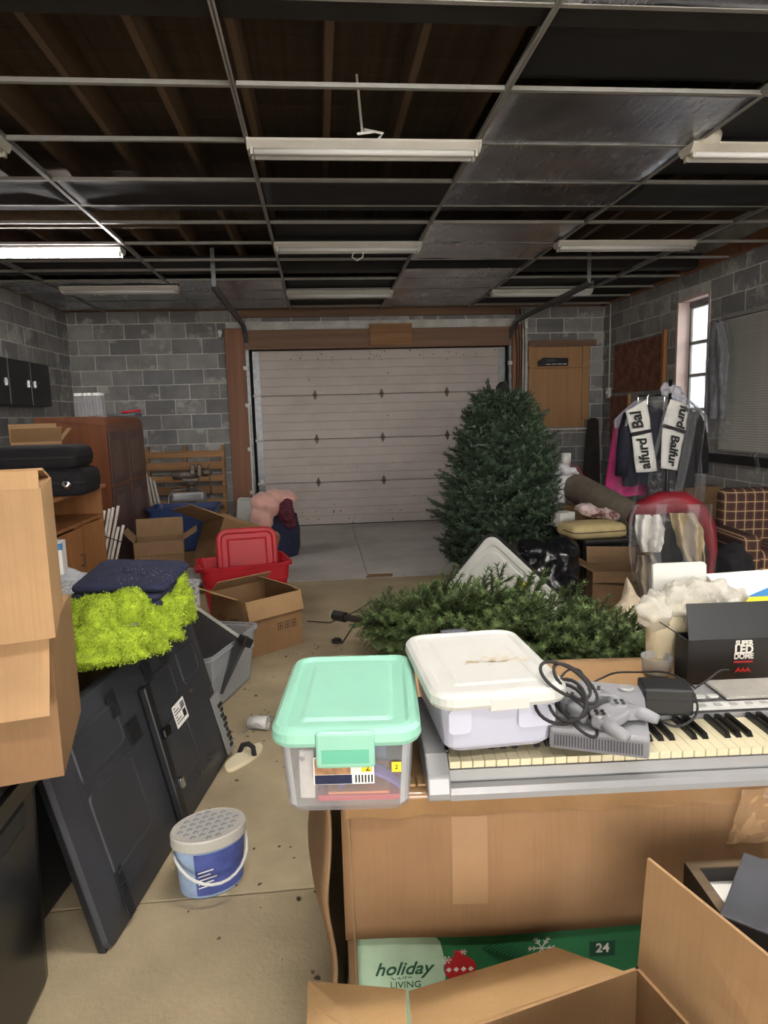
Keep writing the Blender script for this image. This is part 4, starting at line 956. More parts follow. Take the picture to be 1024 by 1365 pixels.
# ---- small things on the floor
cup = thing('crumpled_wrapper', 'crumpled clear wrapper around a white cup on the floor', 'litter', (-.36, 3.28, 0))
MB().lathe([(.03, -.05), (.035, .05), (.03, .05), (.027, -.045)], 16, M=TM((0, 0, .036), (R(90), 0, R(75)))).build('cup', MT['white'], cup, smooth=True)
lw = MB().grid(lambda u, v: ((u-.5)*.22, (v-.5)*.16, .012+.05*abs(nz((u*5, v*5, 0), 1, 3))*2*(1-abs(2*u-1)**3)), 18, 14).build('wrapper', MT['film'], cup, smooth=False)
sh = thing('sandal', 'flat beige sandal sole poking out beside the television', 'shoe', (-.40, 2.98, .0), R(-30))
MB().loft([[(x, y, z) for x, y in [(s*.045*(1+.15*math.sin(2*a))*math.cos(a), s*.13*math.sin(a)) for a in [2*PI*k/28 for k in range(28)]]] for s, z in ((.96, 0), (1, .01), (.98, .02))]).build('sole', MT['cream'], sh, smooth=False)
MB().tube([(-.042, .02, .015), (-.03, .03, .05), (0, .035, .06), (.03, .03, .05), (.042, .02, .015)], .012, 8).build('strap', MT['rubber'], sh, smooth=True)
tag(MB().prism([(-.13, -.05), (.12, -.06), (.14, .05), (-.1, .07)], .001, .008).build('cardboard_scrap', MT['card_dull'], None, loc=(.53, 6.42, 0)), 'flat cardboard scrap lying on the bare floor', 'cardboard')
lf = MB(); random.seed(5)
for k in range(260):
    if k < 120: x, y = random.uniform(-.5, .1), random.uniform(1.7, 4.6)
    elif k < 190: x, y = random.uniform(-.6, 1.4), random.uniform(4.6, 7.4)
    else: x, y = random.uniform(-.8, 2.4), random.uniform(9.0, 9.6)
    s_ = random.uniform(.003, .011); a0 = random.random()*6
    lf.add([(x+s_*random.uniform(.4, 1.3)*math.cos(a0+2*PI*i/5), y+s_*random.uniform(.4, 1.3)*math.sin(a0+2*PI*i/5), .001+random.random()*.004) for i in range(5)], [(0, 1, 2, 3, 4)])
o = stuff(lf.build('leaf_litter', MT['leaf'])); o['label'] = 'tiny dry leaf crumbs scattered on the concrete floor'; o['category'] = 'debris'
# ================================================================== TREES
def sprig_mesh(seed, L=.34, tips=7, dens=130, mat=None, wid=.0024, nl=.026):
    """one fir branch along +x with side tips, each covered by short needles"""
    rg = np.random.default_rng(seed); V = []; Fc = []
    def needles(p0, p1, n):
        p0, p1 = np.array(p0), np.array(p1); ax = (p1-p0); ax /= np.linalg.norm(ax)
        t = rg.uniform(0, 1, n)[:, None]; base = p0 + (p1-p0)*t
        r = rg.normal(0, 1, (n, 3)); r -= (r@ax)[:, None]*ax; r /= np.linalg.norm(r, axis=1)[:, None]
        dr = r*.85 + ax*rg.uniform(.35, .8, (n, 1)); dr /= np.linalg.norm(dr, axis=1)[:, None]
        s = np.cross(dr, ax); s /= np.linalg.norm(s, axis=1)[:, None]
        l = nl*rg.uniform(.7, 1.15, (n, 1)); w_ = wid
        o = len(V)*1
        for i in range(n):
            k = len(V); V.extend([base[i]-s[i]*w_, base[i]+s[i]*w_, base[i]+dr[i]*l[i]]); Fc.append((k, k+1, k+2))
    needles((0, 0, 0), (L, 0, .01), int(dens*1.3))
    stems = [((0, 0, 0), (L, 0, .01))]
    for k in range(tips):
        x = L*(.12+.75*k/tips); sg = -1 if k % 2 else 1; ln = L*(.55-.4*k/tips)*rg.uniform(.8, 1.2)
        p1 = (x+ln*.75, sg*ln*.6, rg.uniform(-.05, .08)*ln*3)
        needles((x, 0, 0), p1, int(dens*(ln/L)*1.3)); stems.append(((x, 0, 0), p1))
    nF = len(Fc); b = MB(); b.v = [tuple(v) for v in V]; b.f = Fc; b.mi = [0]*nF; b.cur = 1
    for a, c in stems: b.tube([a, c], [.003, .0015], 4, False)
    return b.mesh('branch', [mat, MT['bark']])
tree = thing('standing_fir_tree', 'bushy dark artificial fir tree standing before the garage door', 'christmas tree', (1.65, 6.02, 0))
SPR = [sprig_mesh(20+k, .30, 6, 150, MT['needle'], .0034, .030) for k in range(4)]
rg = random.Random(21)
def rad(z):
    pts = [(.05, .42), (.25, .62), (.6, .64), (.95, .57), (1.2, .47), (1.45, .40), (1.62, .33), (1.74, .22), (1.82, .06)]
    for (a, ra), (c, rc) in zip(pts, pts[1:]):
        if a <= z <= c: return ra+(rc-ra)*(z-a)/(c-a)
    return .04
MB().tube([(0, 0, .02), (0, 0, 1.70)], [.025, .012], 10).build('trunk', MT['bark'], tree, smooth=True)
for k in range(4):
    a = R(45+90*k); MB().tube([(0, 0, .16), (.26*math.cos(a), .26*math.sin(a), .015)], .011, 6).build('stand_leg', MT['bark'], tree)
def place_branch(parent, meshes, base, dirv, s, roll=0):
    d = Vector(dirv).normalized(); up = Vector((0, 0, 1)); y_ = up.cross(d)
    if y_.length < 1e-3: y_ = Vector((0, 1, 0))
    y_.normalize(); z_ = d.cross(y_)
    M = Matrix(((d.x, y_.x, z_.x, base[0]), (d.y, y_.y, z_.y, base[1]), (d.z, y_.z, z_.z, base[2]), (0, 0, 0, 1))) @ Matrix.Rotation(roll, 4, 'X') @ Matrix.Diagonal((s, s, s, 1))
    o = link('branch', rg.choice(meshes), parent); o.matrix_local = M; return o
NB = 290
for k in range(NB):
    z = .10 + 1.64*(k/NB)**1.15; a = k*2.39996 + rg.uniform(-.3, .3); rr_ = rad(z)*rg.uniform(.76, 1.10)*(.88 if math.cos(a) > .5 and z < 1 else 1)
    if z > 1.5 and math.cos(a-2.2) < -.2: rr_ *= .8
    ln = min(.30*1.35, rr_); s = ln/.30*1.0
    up = .25+.55*(z/1.8)**2 + rg.uniform(-.15, .25)
    d = Vector((math.cos(a), math.sin(a), up)).normalized()
    tip = Vector((rr_*math.cos(a), rr_*math.sin(a), z+rr_*.22)); b0 = tip - d*ln
    place_branch(tree, SPR, b0, d, s, rg.uniform(-.5, .5))
for dx, dz, h_ in ((-.20, 1.50, 1.15), (-.26, 1.42, .9), (.04, 1.56, .9), (.10, 1.50, .85), (0, 1.6, .7)):
    place_branch(tree, SPR, (dx*.55, 0, dz), (dx*.5, 0, 1), h_, 0)
dense = MB(); rgn = np.random.default_rng(4); 
n = 9000; zz = .1+1.6*rgn.random(n)**1.1; aa = rgn.random(n)*2*PI; rr2 = np.array([rad(z) for z in zz])*rgn.uniform(.35, .85, n)
base = np.stack([rr2*np.cos(aa), rr2*np.sin(aa), zz], 1); dr = np.stack([np.cos(aa), np.sin(aa), rgn.normal(.3, .5, n)], 1)+rgn.normal(0, .5, (n, 3)); dr /= np.linalg.norm(dr, axis=1)[:, None]
sd = np.cross(dr, rgn.normal(0, 1, (n, 3))); sd /= np.linalg.norm(sd, axis=1)[:, None]
V = np.stack([base-sd*.009, base+sd*.009, base+dr*.085], 1).reshape(-1, 3)
im = bpy.data.meshes.new('inner_needles'); im.from_pydata(V.tolist(), [], np.arange(n*3).reshape(-1, 3).tolist()); im.materials.append(MT['needle']); stuff(link('inner_needles', im, tree))
bg_ = lobes('wrapped_tip', [((0, 0, 1.76), (.055, .05, .06), (0, 0, 0))], MT['black_cloth'], tree, .012, .01, 14, 2, 1)
# lying tree section
t2 = thing('lying_fir_tree', 'green artificial fir section lying on the floor with its trunk end showing', 'christmas tree')
A = Vector((.20, 4.26, .24)); Bp = Vector((1.62, 2.95, .26)); ax = (Bp-A).normalized()
MB().tube([A-ax*.10, A+(Bp-A)*.5, Bp], [.022, .02, .012], 10).build('trunk', MT['bark'], t2, smooth=True)
MB().tube([A-ax*.20, A-ax*.10], .034, 16).build('trunk_cap', MT['black'], t2, smooth=False)
MB().tube([A-ax*.21, A-ax*.2], .030, 16).build('cap_rim', MT['off_white'], t2)
pl_ = at(449, 853, z=.02)
MB().tube([A-ax*.02+Vector((0, 0, -.03)), Vector((.10, 4.42, .03)), pl_+Vector((.03, 0, .0)), pl_], .005, 6).build('plug_cord', MT['rubber'], t2, smooth=True)
MB().lathe([(.035, 0), (.035, .02), (.02, .03)], 12).build('plug', MT['rubber'], t2, loc=pl_-Vector((0, 0, .018)))
MB().tube([at(498, 800, y=4.2), at(475, 815, y=4.5), at(440, 830, z=.01), at(410, 828, z=.01)], .004, 6).build('light_wire', MT['rubber'], t2, smooth=True)
SPR2 = [sprig_mesh(60+k, .36, 7, 150, MT['needle2'], .0032, .030) for k in range(4)]
nrm = Vector((0, 0, 1)); side = ax.cross(nrm).normalized(); up2 = side.cross(ax).normalized()
for k in range(300):
    t_ = (k+.5)/300; a = k*2.39996
    R0 = .16+.33*math.sin(min(1, t_*2.8)*PI/2) if t_ < .45 else .49*(1-(t_-.45)/.55*.42)
    p = A + ax*((Bp-A).length*(.02+1.05*t_)); cz = math.sin(a)
    dvec = (side*math.cos(a) + up2*math.sin(a)).normalized() + ax*rg.uniform(.35, .75)
    if p.z + dvec.normalized().z*R0 < .03: dvec.z = (.05-p.z)/max(R0, .1)
    L = R0*rg.uniform(.85, 1.1)
    d = dvec.normalized()
    ln = min(L, .44); base = p + d*(L-ln)
    if (base + d*ln).z < .02: continue
    place_branch(t2, SPR2, base, d, ln/.36, rg.uniform(-.7, .7))
# ================================================================== RIGHT SIDE
# leaning tote lid
tl = at(655, 707, y=4.45); tr = at(775, 818, y=3.95)
exx = (tr-tl).normalized(); 
ey = Vector((-.62, .25, -.72)); LM = frame(tl, exx, ey)
lid = thing('tote_lid_grey', 'large pale grey tote lid with a dark rim leaning between the fir trees', 'lid', M=LM)
lw_, lh_ = (tr-tl).length, .62
MB().loft([[(lw_/2+x, lh_/2+y, z) for x, y in rr(lw_-o, lh_-o, .07, 5)] for o, z in ((.02, .012), (.02, -.008), (.05, -.012), (.10, -.012), (.12, -.004), (.16, -.004), (.18, -.010))]).build('panel', MT['off_white'], lid, fix=True)
MB().loft([[(lw_/2+x, lh_/2+y, z) for x, y in rr(lw_-o, lh_-o, .075, 5)] for o, z in ((.02, -.01), (-.012, -.012), (-.012, .014), (.02, .014))], False, False).build('rim', MT['rubber'], lid)
MB().prism(ell(.10, .06, 20), -.014, -.009, M=TM((lw_*.42, lh_*.62, 0))).build('recess', MT['slate'], lid); bx('sticker', MT['yellow'], lid, lw_*.5, lw_*.5+.05, .10, .14, -.0135, -.010)
# black bag
bgb = lobes('trash_bag', [((1.52, 4.50, .30), (.28, .26, .30), (0, 0, 0)), ((1.55, 4.55, .50), (.24, .2, .16), (0, .3, 0)), ((1.62, 4.45, .22), (.2, .22, .22), (0, 0, 0)), ((1.64, 4.52, .56), (.14, .14, .10), (0, 0, 0))], PM('black_bag_film', (20, 20, 23), .22, .1, 6, .5, 26), None, .016, .04, 8, 4, 2)
tag(bgb, 'shiny black trash bag slumped beside the leaning pale lid', 'bag')
# black table with things on it
tb2 = thing('black_table', 'low black table carrying cushions and papers beside the standing fir', 'table', (2.17, 5.40, 0))
bx('top', MT['black'], tb2, -.19, .19, -.5, .5, .53, .56, bevel=.006)
for sx in (-.15, .15):
    for sy in (-.44, .44): bx('leg', MT['black'], tb2, sx-.025, sx+.025, sy-.025, sy+.025, 0, .53)
bx('apron', MT['black'], tb2, -.17, .17, -.46, -.44, .12, .53)
cu = thing('seat_cushion', 'yellowed flat cushion on the front of the black table', 'cushion', (2.12, 5.12, .561), R(6))
MB().loft([[(x + .01*nz((x*5, y*5, z*9), 1, 2), y, z + .012*nz((x*4, y*4, 0), 1, 3)) for x, y in rr(.46-o, .34-o, .06, 5)] for o, z in ((.05, 0), (.01, .015), (0, .04), (.01, .085), (.05, .105), (.16, .112))]).build('pad', PM('yellowed_cushion', (190, 172, 124), .8, .12, 8, .2, 50), cu, smooth=True)
MB().loft([[(x, y, z) for x, y in rr(.462, .342, .06, 5)] for z in (.05, .058)], False, False).build('piping', MT['bark'], cu)
pk2 = thing('gift_bag', 'crumpled white and pink paper bag lying on the yellowed cushion', 'bag', (2.16, 5.26, .685))
lobes('bag', [((0, 0, .05), (.14, .10, .05), (0, .3, .2)), ((.12, -.02, .02), (.12, .09, .04), (0, .35, 0))], PM('pinkish_paper', (206, 186, 182), .6, .2, 10, .4, 24, alt=(120, 70, 76), alt_at=(.55, .6)), pk2, .012, .03, 12, 3, 1)
wb2 = tag(bx('white_carton', MT['paper'], None, -.08, .08, -.06, .06, 0, .12, bevel=.003, M=TM((2.07, 5.62, .561), (0, 0, R(20)))), 'small plain white carton on the black table', 'box')
# carpet roll
c0 = at(750, 640, y=6.45); c1 = at(880, 712, y=4.95)
c0 = Vector((c0.x, c0.y, c0.z)); c1 = Vector((c1.x, c1.y, c1.z))
cr = thing('carpet_roll', 'long brown rolled carpet lying slanted behind the black table', 'carpet roll')
MB().tube([c0, c0+(c1-c0)*.5, c1], .135, 28).build('roll', MT['carpet'], cr, smooth=False)
axr = (c1-c0).normalized(); pts = []
for k in range(60):
    a = k*.42; r_ = .13-.0018*k; q = axr.orthogonal().normalized(); q2 = axr.cross(q); pts.append(c0-axr*.004+(q*math.cos(a)+q2*math.sin(a))*r_)
MB().tube(pts, .005, 5).build('spiral_edge', MT['pvc'], cr)
carton('cardboard_box', 'plain carton holding up the far end of the carpet roll', (c0.x, c0.y-.14, 0), R(4), .40, .3, c0.z-.21, 'card_dull', {'f': (-89, .15), 'b': (-89, .15)})
carton('cardboard_box', 'plain carton holding up the near end of the carpet roll', (c1.x, c1.y+.1, 0), R(10), .36, .3, c1.z-.135, 'card_dull', {'f': (-89, .18), 'b': (-89, .18), 'l': (-88, .18), 'r': (-88, .18)})
# papers and white cup on the table's far end
hp = lobes('paper_heap', [((2.24, 6.26, .73), (.07, .12, .10), (0, .2, 0)), ((2.26, 6.24, .86), (.12, .10, .10), (0, .3, 0)), ((2.33, 6.22, .98), (.12, .1, .06), (.2, .3, 0))], PM('white_magazine', (206, 204, 206), .45, .1, 9, .5, 22, alt=(90, 96, 140), alt_at=(.66, .70)), None, .013, .05, 9, 9, 0)
tag(hp, 'crumpled heap of white papers on the far end of the carpet roll', 'papers')
wcup = thing('white_cup', 'upright white cylindrical tub standing on the paper heap', 'tub', (2.32, 6.24, 1.015))
MB().lathe([(.042, 0), (.047, .13), (.044, .13), (.04, .006)], 20).build('wall', MT['white'], wcup, smooth=True)
rs = thing('red_strap', 'folded bright red strap lying across the white papers', 'strap', (2.40, 6.12, .99), 0, rot=(0, R(35), R(-10)))
MB().grid(lambda u, v: (.22*(u-.5), .03*(v-.5), .02*math.sin(u*5)), 12, 2).build('band', MT['red'], rs, smooth=True, solid=.004)
# cartons and cream bags in front
cb3 = carton('cardboard_box', 'open cardboard carton behind the cream paper bags', (2.12, 4.68, .142), R(-14), .36, .32, .26, 'card_dull', {'f': (160, .08), 'b': (10, .12), 'l': (60, .12)}, fmat='card_dull')
carton('cardboard_box', 'flat closed carton under the small open carton', (2.15, 4.70, 0), R(-5), .40, .38, .135, 'card_dull', {'f': (-89, .19), 'b': (-89, .19)})
cbag = lobes('paper_bag', [((1.80, 3.90, .14), (.20, .13, .16), (0, 0, 0)), ((1.88, 3.9, .27), (.12, .10, .11), (0, .2, 0)), ((1.88, 3.95, .40), (.03, .04, .13), (0, -.1, 0)), ((1.98, 3.86, .12), (.12, .10, .14), (0, 0, 0))], PM('cream_bag_paper', (214, 196, 170), .8, .08, 6, .3, 20), None, .013, .05, 6, 4, 1)
tag(cbag, 'crumpled cream paper bag on the floor beside the bagged clothes', 'bag')
# red dress and jackets in clear plastic on a hidden carton
carton('cardboard_box', 'carton under the heap of plastic-wrapped clothes', (2.36, 4.22, 0), R(8), .5, .42, .36, 'card_dull', {'f': (-89, .2), 'b': (-89, .2), 'l': (-88, .2), 'r': (-88, .2)})
DC = Vector((2.36, 4.12, .366))
def arc(px, py, yy=4.12): return at(px, py, y=yy) - DC
cl_ = PM('red_satin', (112, 12, 28), .5, .2, 8, .3, 40)
tag(MB().tube([arc(845, 695, 4.2), arc(858, 680), arc(882, 671), arc(908, 671), arc(930, 683), arc(943, 705), arc(949, 735), arc(946, 765), arc(948, 785)], [.05, .07, .08, .08, .07, .055, .035, .025, .045], 16).build('red_garment', cl_, None, smooth=True, loc=DC), 'dark red satin garment arched over the bagged clothes', 'clothes')
def drape(name, label, cols, mat, sd, nf=4, d=.05):
    """hanging cloth between two edges given in pixels: list of (px_left, px_right, py, depth)"""
    def f(u, v):
        i = min(int(v*(len(cols)-1)), len(cols)-2); q = v*(len(cols)-1)-i
        a = [cols[i][k]*(1-q)+cols[i+1][k]*q for k in range(4)]
        yy = a[3] + d*math.sin(u*PI*nf+v*3) + d*.8*nz((u*4, v*5, 0), 1, sd)
        return tuple(arc(a[0]+(a[1]-a[0])*u + 3*nz((u*3, v*6, 3), 1, sd), a[2], yy))
    return tag(MB().grid(f, 24, 24).build(name, mat, None, smooth=True, solid=.006 if d > .04 else .0015, loc=DC), label, 'plastic' if 'film' in label else 'clothes')
drape('white_cloth', 'white cloth hanging under the arched red garment', [(848, 880, 686, 4.02), (846, 886, 705, 3.98), (850, 884, 722, 3.98), (856, 880, 736, 4.0)], MT['grey_cloth'] if 0 else MT['paper'], 3)
drape('beige_jacket', 'beige jacket tucked under the arched red garment', [(893, 925, 684, 4.02), (896, 935, 700, 3.98), (902, 940, 725, 3.98), (918, 938, 752, 4.0)], MT['beige_cloth'], 5)
drape('black_dress', 'black dress hanging behind the beige jacket under the red garment', [(868, 940, 695, 4.12), (870, 942, 730, 4.08), (872, 944, 770, 4.06), (876, 946, 802, 4.04)], MT['black_cloth'], 7)
drape('tan_garment', 'taupe garment hanging low beside the cream paper bag', [(850, 872, 740, 4.05), (848, 880, 765, 4.02), (854, 882, 795, 4.0), (864, 878, 822, 4.0)], PM('taupe_cloth', (150, 134, 112), .8, .2, 8, .3, 40), 9)
drape('plastic_film', 'clear film hanging over the red garment heap', [(842, 948, 672, 3.92), (838, 952, 710, 3.90), (842, 955, 770, 3.90), (850, 956, 815, 3.92)], MT['film'], 11, 5, .03)
# garment rack with coats
rk = thing('garment_stand', 'dark upright coat stand carrying the plastic-covered suits', 'coat stand', (3.12, 6.0, 0))
MB().tube([(0, -.16, 0), (0, -.16, 1.79)], .016, 10).build('pole', MT['black'], rk, smooth=True)
MB().tube([(-.22, 0, 1.66), (.22, 0, 1.66)], .010, 8).build('bar', MT['black'], rk, smooth=True); MB().tube([(0, -.16, 1.74), (0, 0, 1.66)], .012, 8).build('arm', MT['black'], rk)
for k in range(3): a = R(90+120*k); MB().tube([(0, -.16, .04), (.3*math.cos(a), -.16+.3*math.sin(a), .012)], .012, 8).build('foot', MT['black'], rk)
def coat(name, label, cx, cy, zt, zb, w, dpt, mat, sleeves=True, flare=.1, sd=1, smat=None, hem=None):
    t = thing(name, label, 'clothes', (cx, cy, 0))
    def f(u, v):
        a = 2*PI*u; z = zt+(zb-zt)*v
        sh_ = min(1, v/.10)**.5
        ww = w/2*(.2+.8*sh_)*(1+flare*v); dd = dpt/2*(.35+.65*sh_)
        c_, s_ = math.cos(a), math.sin(a)
        fx = abs(c_)**.7*math.copysign(1, c_); fold = 1+ (.10+.25*v)*math.sin(a*7+sd+2*nz((0, 0, v*2), 1, sd)) + .25*nz((c_*2, s_*2, v*4), 1, sd)
        return (ww*fx, dd*s_*fold, z - .10*abs(fx)*(w/2)*.9*sh_*(1 if v < .12 else 1) + .01*nz((c_*3, s_*3, v*7), 1, sd))
    MB().grid(f, 56, 36, closed_u=True).build('coat_body', mat, t, smooth=True)
    if sleeves:
        for s in (-1, 1):
            MB().tube([(s*w*.43, 0, zt-.06), (s*w*.52, -.03, zt-.20), (s*w*.60, -.05, zt-.42), (s*w*.63, -.05, zt-.62)], [.05, .065, .06, .055], 14).build('sleeve', smat or mat, t, smooth=True)
    MB().tube([(-w*.4, 0, zt-.05), (0, 0, zt+.01), (w*.4, 0, zt-.05)], .008, 6).build('hanger', MT['chrome'], t); MB().tube([(0, 0, zt+.01), (0, 0, 1.65), (.015, .0, 1.672)], .004, 6).build('hook', MT['chrome'], t)
    return t
MT['suit'] = PM('dark_navy_suit', (28, 28, 44), .9, .2, 12, .3, 120)
coat('pink_dress', 'magenta pink dress behind the dark suits on the stand', 2.97, 6.14, 1.50, .74, .44, .12, MT['hotpink'], False, .45, 3)
coat('navy_suit', 'navy suit jacket at the pink-dress side of the stand', 2.98, 5.98, 1.56, .86, .40, .14, MT['suit'], True, .05, 5)
coat('black_coat', 'black coat hanging at the window side of the stand', 3.27, 6.0, 1.56, .82, .38, .14, MT['black_cloth'], True, .05, 7)
gs = coat('patterned_skirt', 'dark patterned skirt hanging below the printed paper covers', 3.10, 5.90, 1.10, .72, .24, .10, PM('dark_lace', (44, 44, 48), .7, .5, 60, .4, 90, alt=(110, 110, 110), alt_at=(.55, .6)), False, .15, 9)
# printed paper covers
pcl_ = thing('paper_cover', 'white printed paper cover over the navy suit, lettering reading upward', 'paper cover'); pcr_ = thing('paper_cover', 'white printed paper cover over the black coat, lettering reading downward', 'paper cover')
def cover(pts, txt, up_dir, sz):
    """pts: four pixel corners (tl,tr,br,bl) on the coat fronts"""
    yy = 5.80; c = [at(px, py, y=yy + (.03 if abs(px-880) > 25 else 0)) for px, py in pts]
    def f(u, v):
        a = c[0].lerp(c[1], u); b_ = c[3].lerp(c[2], u); p = a.lerp(b_, v)
        return (p.x, p.y - .02*math.sin(PI*u) + .012*nz((u*3, v*3, pts[0][0]), 1, 2), p.z)
    o = MB().grid(f, 10, 12).build('cover', MT['paper'], pcl_ if up_dir > 0 else pcr_, smooth=True, solid=.002)
    m = (c[0]+c[1]+c[2]+c[3])/4; ydir = (c[0]+c[1]-c[2]-c[3]).normalized(); xdir = (c[1]-c[0]).normalized()
    M = frame(m + Vector((0, -.040, 0)) + xdir*sz[1], ydir*up_dir, -xdir*up_dir)
    text(txt, sz[0], MT['ink'], o, M, bold=.004, shear=.12)
cover([(834, 548), (862, 532), (868, 573), (841, 578)], 'Bal', 1, (.13, -.03))
cover([(842, 582), (869, 576), (877, 628), (848, 630)], 'alfurd', 1, (.12, -.02))
cover([(893, 532), (919, 541), (914, 576), (883, 566)], 'furd', -1, (.12, .035))
cover([(883, 570), (913, 578), (903, 627), (881, 624)], 'Balfur', -1, (.115, .0))
for (pa_, pb_) in (((842, 579), (869, 574)), ((884, 567), (914, 576))):
    a, b_ = at(*pa_, y=5.79), at(*pb_, y=5.79); MB().box(0, (b_-a).length, -.015, .015, -.002, .002, M=frame(a, b_-a, (0, 0, 1))).build('band', MT['ink'], pcl_ if pa_[0] < 870 else pcr_)
tb_ = lobes('film_bunch', [((3.14, 5.88, 1.70), (.09, .06, .06), (0, .3, 0)), ((3.20, 5.88, 1.64), (.10, .06, .05), (0, .4, 0))], CLEAR('bunched_film', (230, 230, 242), .5, .15, .9, 50, .3), None, .01, .04, 20, 3, 0)
tag(tb_, 'bunched clear plastic knot on top of the coat stand', 'plastic')
# clear film over shoulders
pf = thing('plastic_cover', 'clear plastic film draped over the suit shoulders', 'plastic', (3.13, 6.0, 0))
def pf_f(u, v):
    a = 2*PI*u; z = 1.66-.90*v; s_ = min(1, (v+.02)/.16)**.6; c_, s2 = math.cos(a), math.sin(a)
    return ((.10+.30*s_)*c_*(1+.08*math.sin(7*a+5*v)), (.05+.20*s_)*s2*(1+.15*math.sin(9*a+4*v)), z-.10*abs(c_)*s_+.02*nz((c_*3, s2*3, v*6), 1, 8))
MB().grid(pf_f, 60, 40, closed_u=True).build('film', MT['film'], pf, smooth=True)
MB().grid(lambda u, v: tuple(Vector(pf_f(.92+.12*u, .02+.28*v))*1.0 + Vector((.012, -.012, .012+.01*nz((u*9, v*9, 0), 1, 3)))), 14, 14).build('crumpled_shoulder', CLEAR('bright_film', (226, 226, 240), .5, .15, .9, 40, .3), pf, smooth=True)
MB().grid(lambda u, v: tuple(Vector(pf_f(.46+.12*u, .02+.2*v))*1.0 + Vector((-.012, -.012, .012))), 14, 14).build('crumpled_shoulder', CLEAR('bright_film_b', (226, 226, 240), .4, .15, .9, 40, .3), pf, smooth=True)
# dark duffels beside the plaid chair
dk = lobes('dark_duffel', [((2.86, 4.42, .2), (.20, .2, .22), (0, 0, 0)), ((2.88, 4.45, .42), (.15, .16, .16), (0, 0, 0))], MT['black_cloth'], None, .018, .05, 6, 4, 2)
tag(dk, 'slumped dark cloth bag between the bagged clothes and plaid chair', 'bag')
wcb = carton('cardboard_box', 'dark brown carton under the coats by the window wall', (3.62, 6.3, 0), R(5), .4, .36, .78, 'card_dull', {'f': (-89, .18), 'b': (-89, .18), 'l': (-88, .2), 'r': (-88, .2)})
# plaid armchair
def plaid():
    t = NT('plaid_upholstery'); co = t.coord('Object'); sp_ = t.add('ShaderNodeSeparateXYZ'); t.link(co, sp_.inputs[0])
    def stripes(sock, freq, lo, hi):
        m = t.add('ShaderNodeMath', operation='MULTIPLY'); m.inputs[1].default_value = freq; t.link(sock, m.inputs[0])
        f = t.add('ShaderNodeMath', operation='FRACT'); t.link(m.outputs[0], f.inputs[0])
        g = t.add('ShaderNodeMath', operation='GREATER_THAN'); g.inputs[1].default_value = lo; t.link(f.outputs[0], g.inputs[0])
        l_ = t.add('ShaderNodeMath', operation='LESS_THAN'); l_.inputs[1].default_value = hi; t.link(f.outputs[0], l_.inputs[0])
        r_ = t.add('ShaderNodeMath', operation='MULTIPLY'); t.link(g.outputs[0], r_.inputs[0]); t.link(l_.outputs[0], r_.inputs[1]); return r_.outputs[0]
    def half(s_): 
        m = t.add('ShaderNodeMath', operation='MULTIPLY'); m.inputs[1].default_value = .6; t.link(s_, m.inputs[0]); return m.outputs[0]
    col = t.mix(half(stripes(sp_.outputs[0], 13, .1, .55)), lin((84, 50, 42)), lin((40, 30, 30)))
    col = t.mix(half(stripes(sp_.outputs[2], 13, .1, .55)), col, lin((58, 34, 30)))
    col = t.mix(half(stripes(sp_.outputs[0], 13, .74, .85)), col, lin((190, 166, 122)))
    col = t.mix(half(stripes(sp_.outputs[2], 13, .74, .85)), col, lin((190, 166, 122)))
    t.link(col, t.p.inputs['Base Color']); t.p.inputs['Roughness'].default_value = .9; t.bump(t.noise(co, 200, 2), .3, .003); return t.m
MT['plaid'] = plaid()
ac = thing('armchair', 'brown and cream plaid armchair by the window wall', 'chair', (3.67, 5.15, 0), R(-6))
def cush(name, x0, x1, y0, y1, z0, z1, rd=.06, **k):
    o = bx(name, MT['plaid'], ac, x0, x1, y0, y1, z0, z1, bevel=rd, seg=4, **k); o.data.polygons.foreach_set('use_smooth', [True]*len(o.data.polygons)); return o
cush('backrest', -.34, .34, .12, .32, .22, .86, .07); cush('seat', -.28, .28, -.36, .14, .20, .44, .07); cush('armrest', -.42, -.27, -.38, .2, .14, .56, .06); cush('armrest', .27, .42, -.38, .2, .14, .56, .06)
bx('base', MT['black_cloth'], ac, -.38, .38, -.34, .28, .08, .2)
for sx in (-.34, .34):
    for sy in (-.3, .24): bx('leg', MT['mahog'], ac, sx-.025, sx+.025, sy-.025, sy+.025, 0, .08)
# ================================================================== FOREGROUND TABLE OF BOXES
# lower printed carton
hb = thing('holiday_carton', 'green holiday-print carton on the floor under the big cardboard box', 'box', (.67, 1.61, 0), R(-3.6))
HW, HD, HH = 1.24, .66, .455
bx('body', MT['green_print'], hb, -HW/2, HW/2, -HD/2, HD/2, 0, HH, bevel=.004)
fy = -HD/2
HBM = TM((.67, 1.61, 0), (0, 0, R(-3.6)))
def hp(px, py):                                  # pixel to the carton's front plane
    n = HBM.to_3x3() @ Vector((0, -1, 0)); o_ = Vector((0, 0, HC)); q = HBM @ Vector((0, fy, 0)); d = ray(px, py)
    l = HBM.inverted() @ (o_ + d*((q-o_).dot(n)/d.dot(n))); return l.x, l.z
px_e = hp(590, 1290)[0]
MB().prism([(-HW/2, HH-.002), (-HW/2, .06), (px_e-.04, .06), (px_e, .25), (px_e+.008, .36), (px_e-.004, .42), (px_e-.03, HH-.002)], 0, .0012, M=frame((0, fy, 0), (1, 0, 0), (0, 0, 1))).build('pale_print', MT['pale_green'], hb, fix=True)
def htext(body, px, py, size, m='dkgreen', **k): x, z = hp(px, py); return text(body, size, MT[m], hb, frame((x, fy-.002, z), (1, 0, 0), (0, 0, 1)), **k)
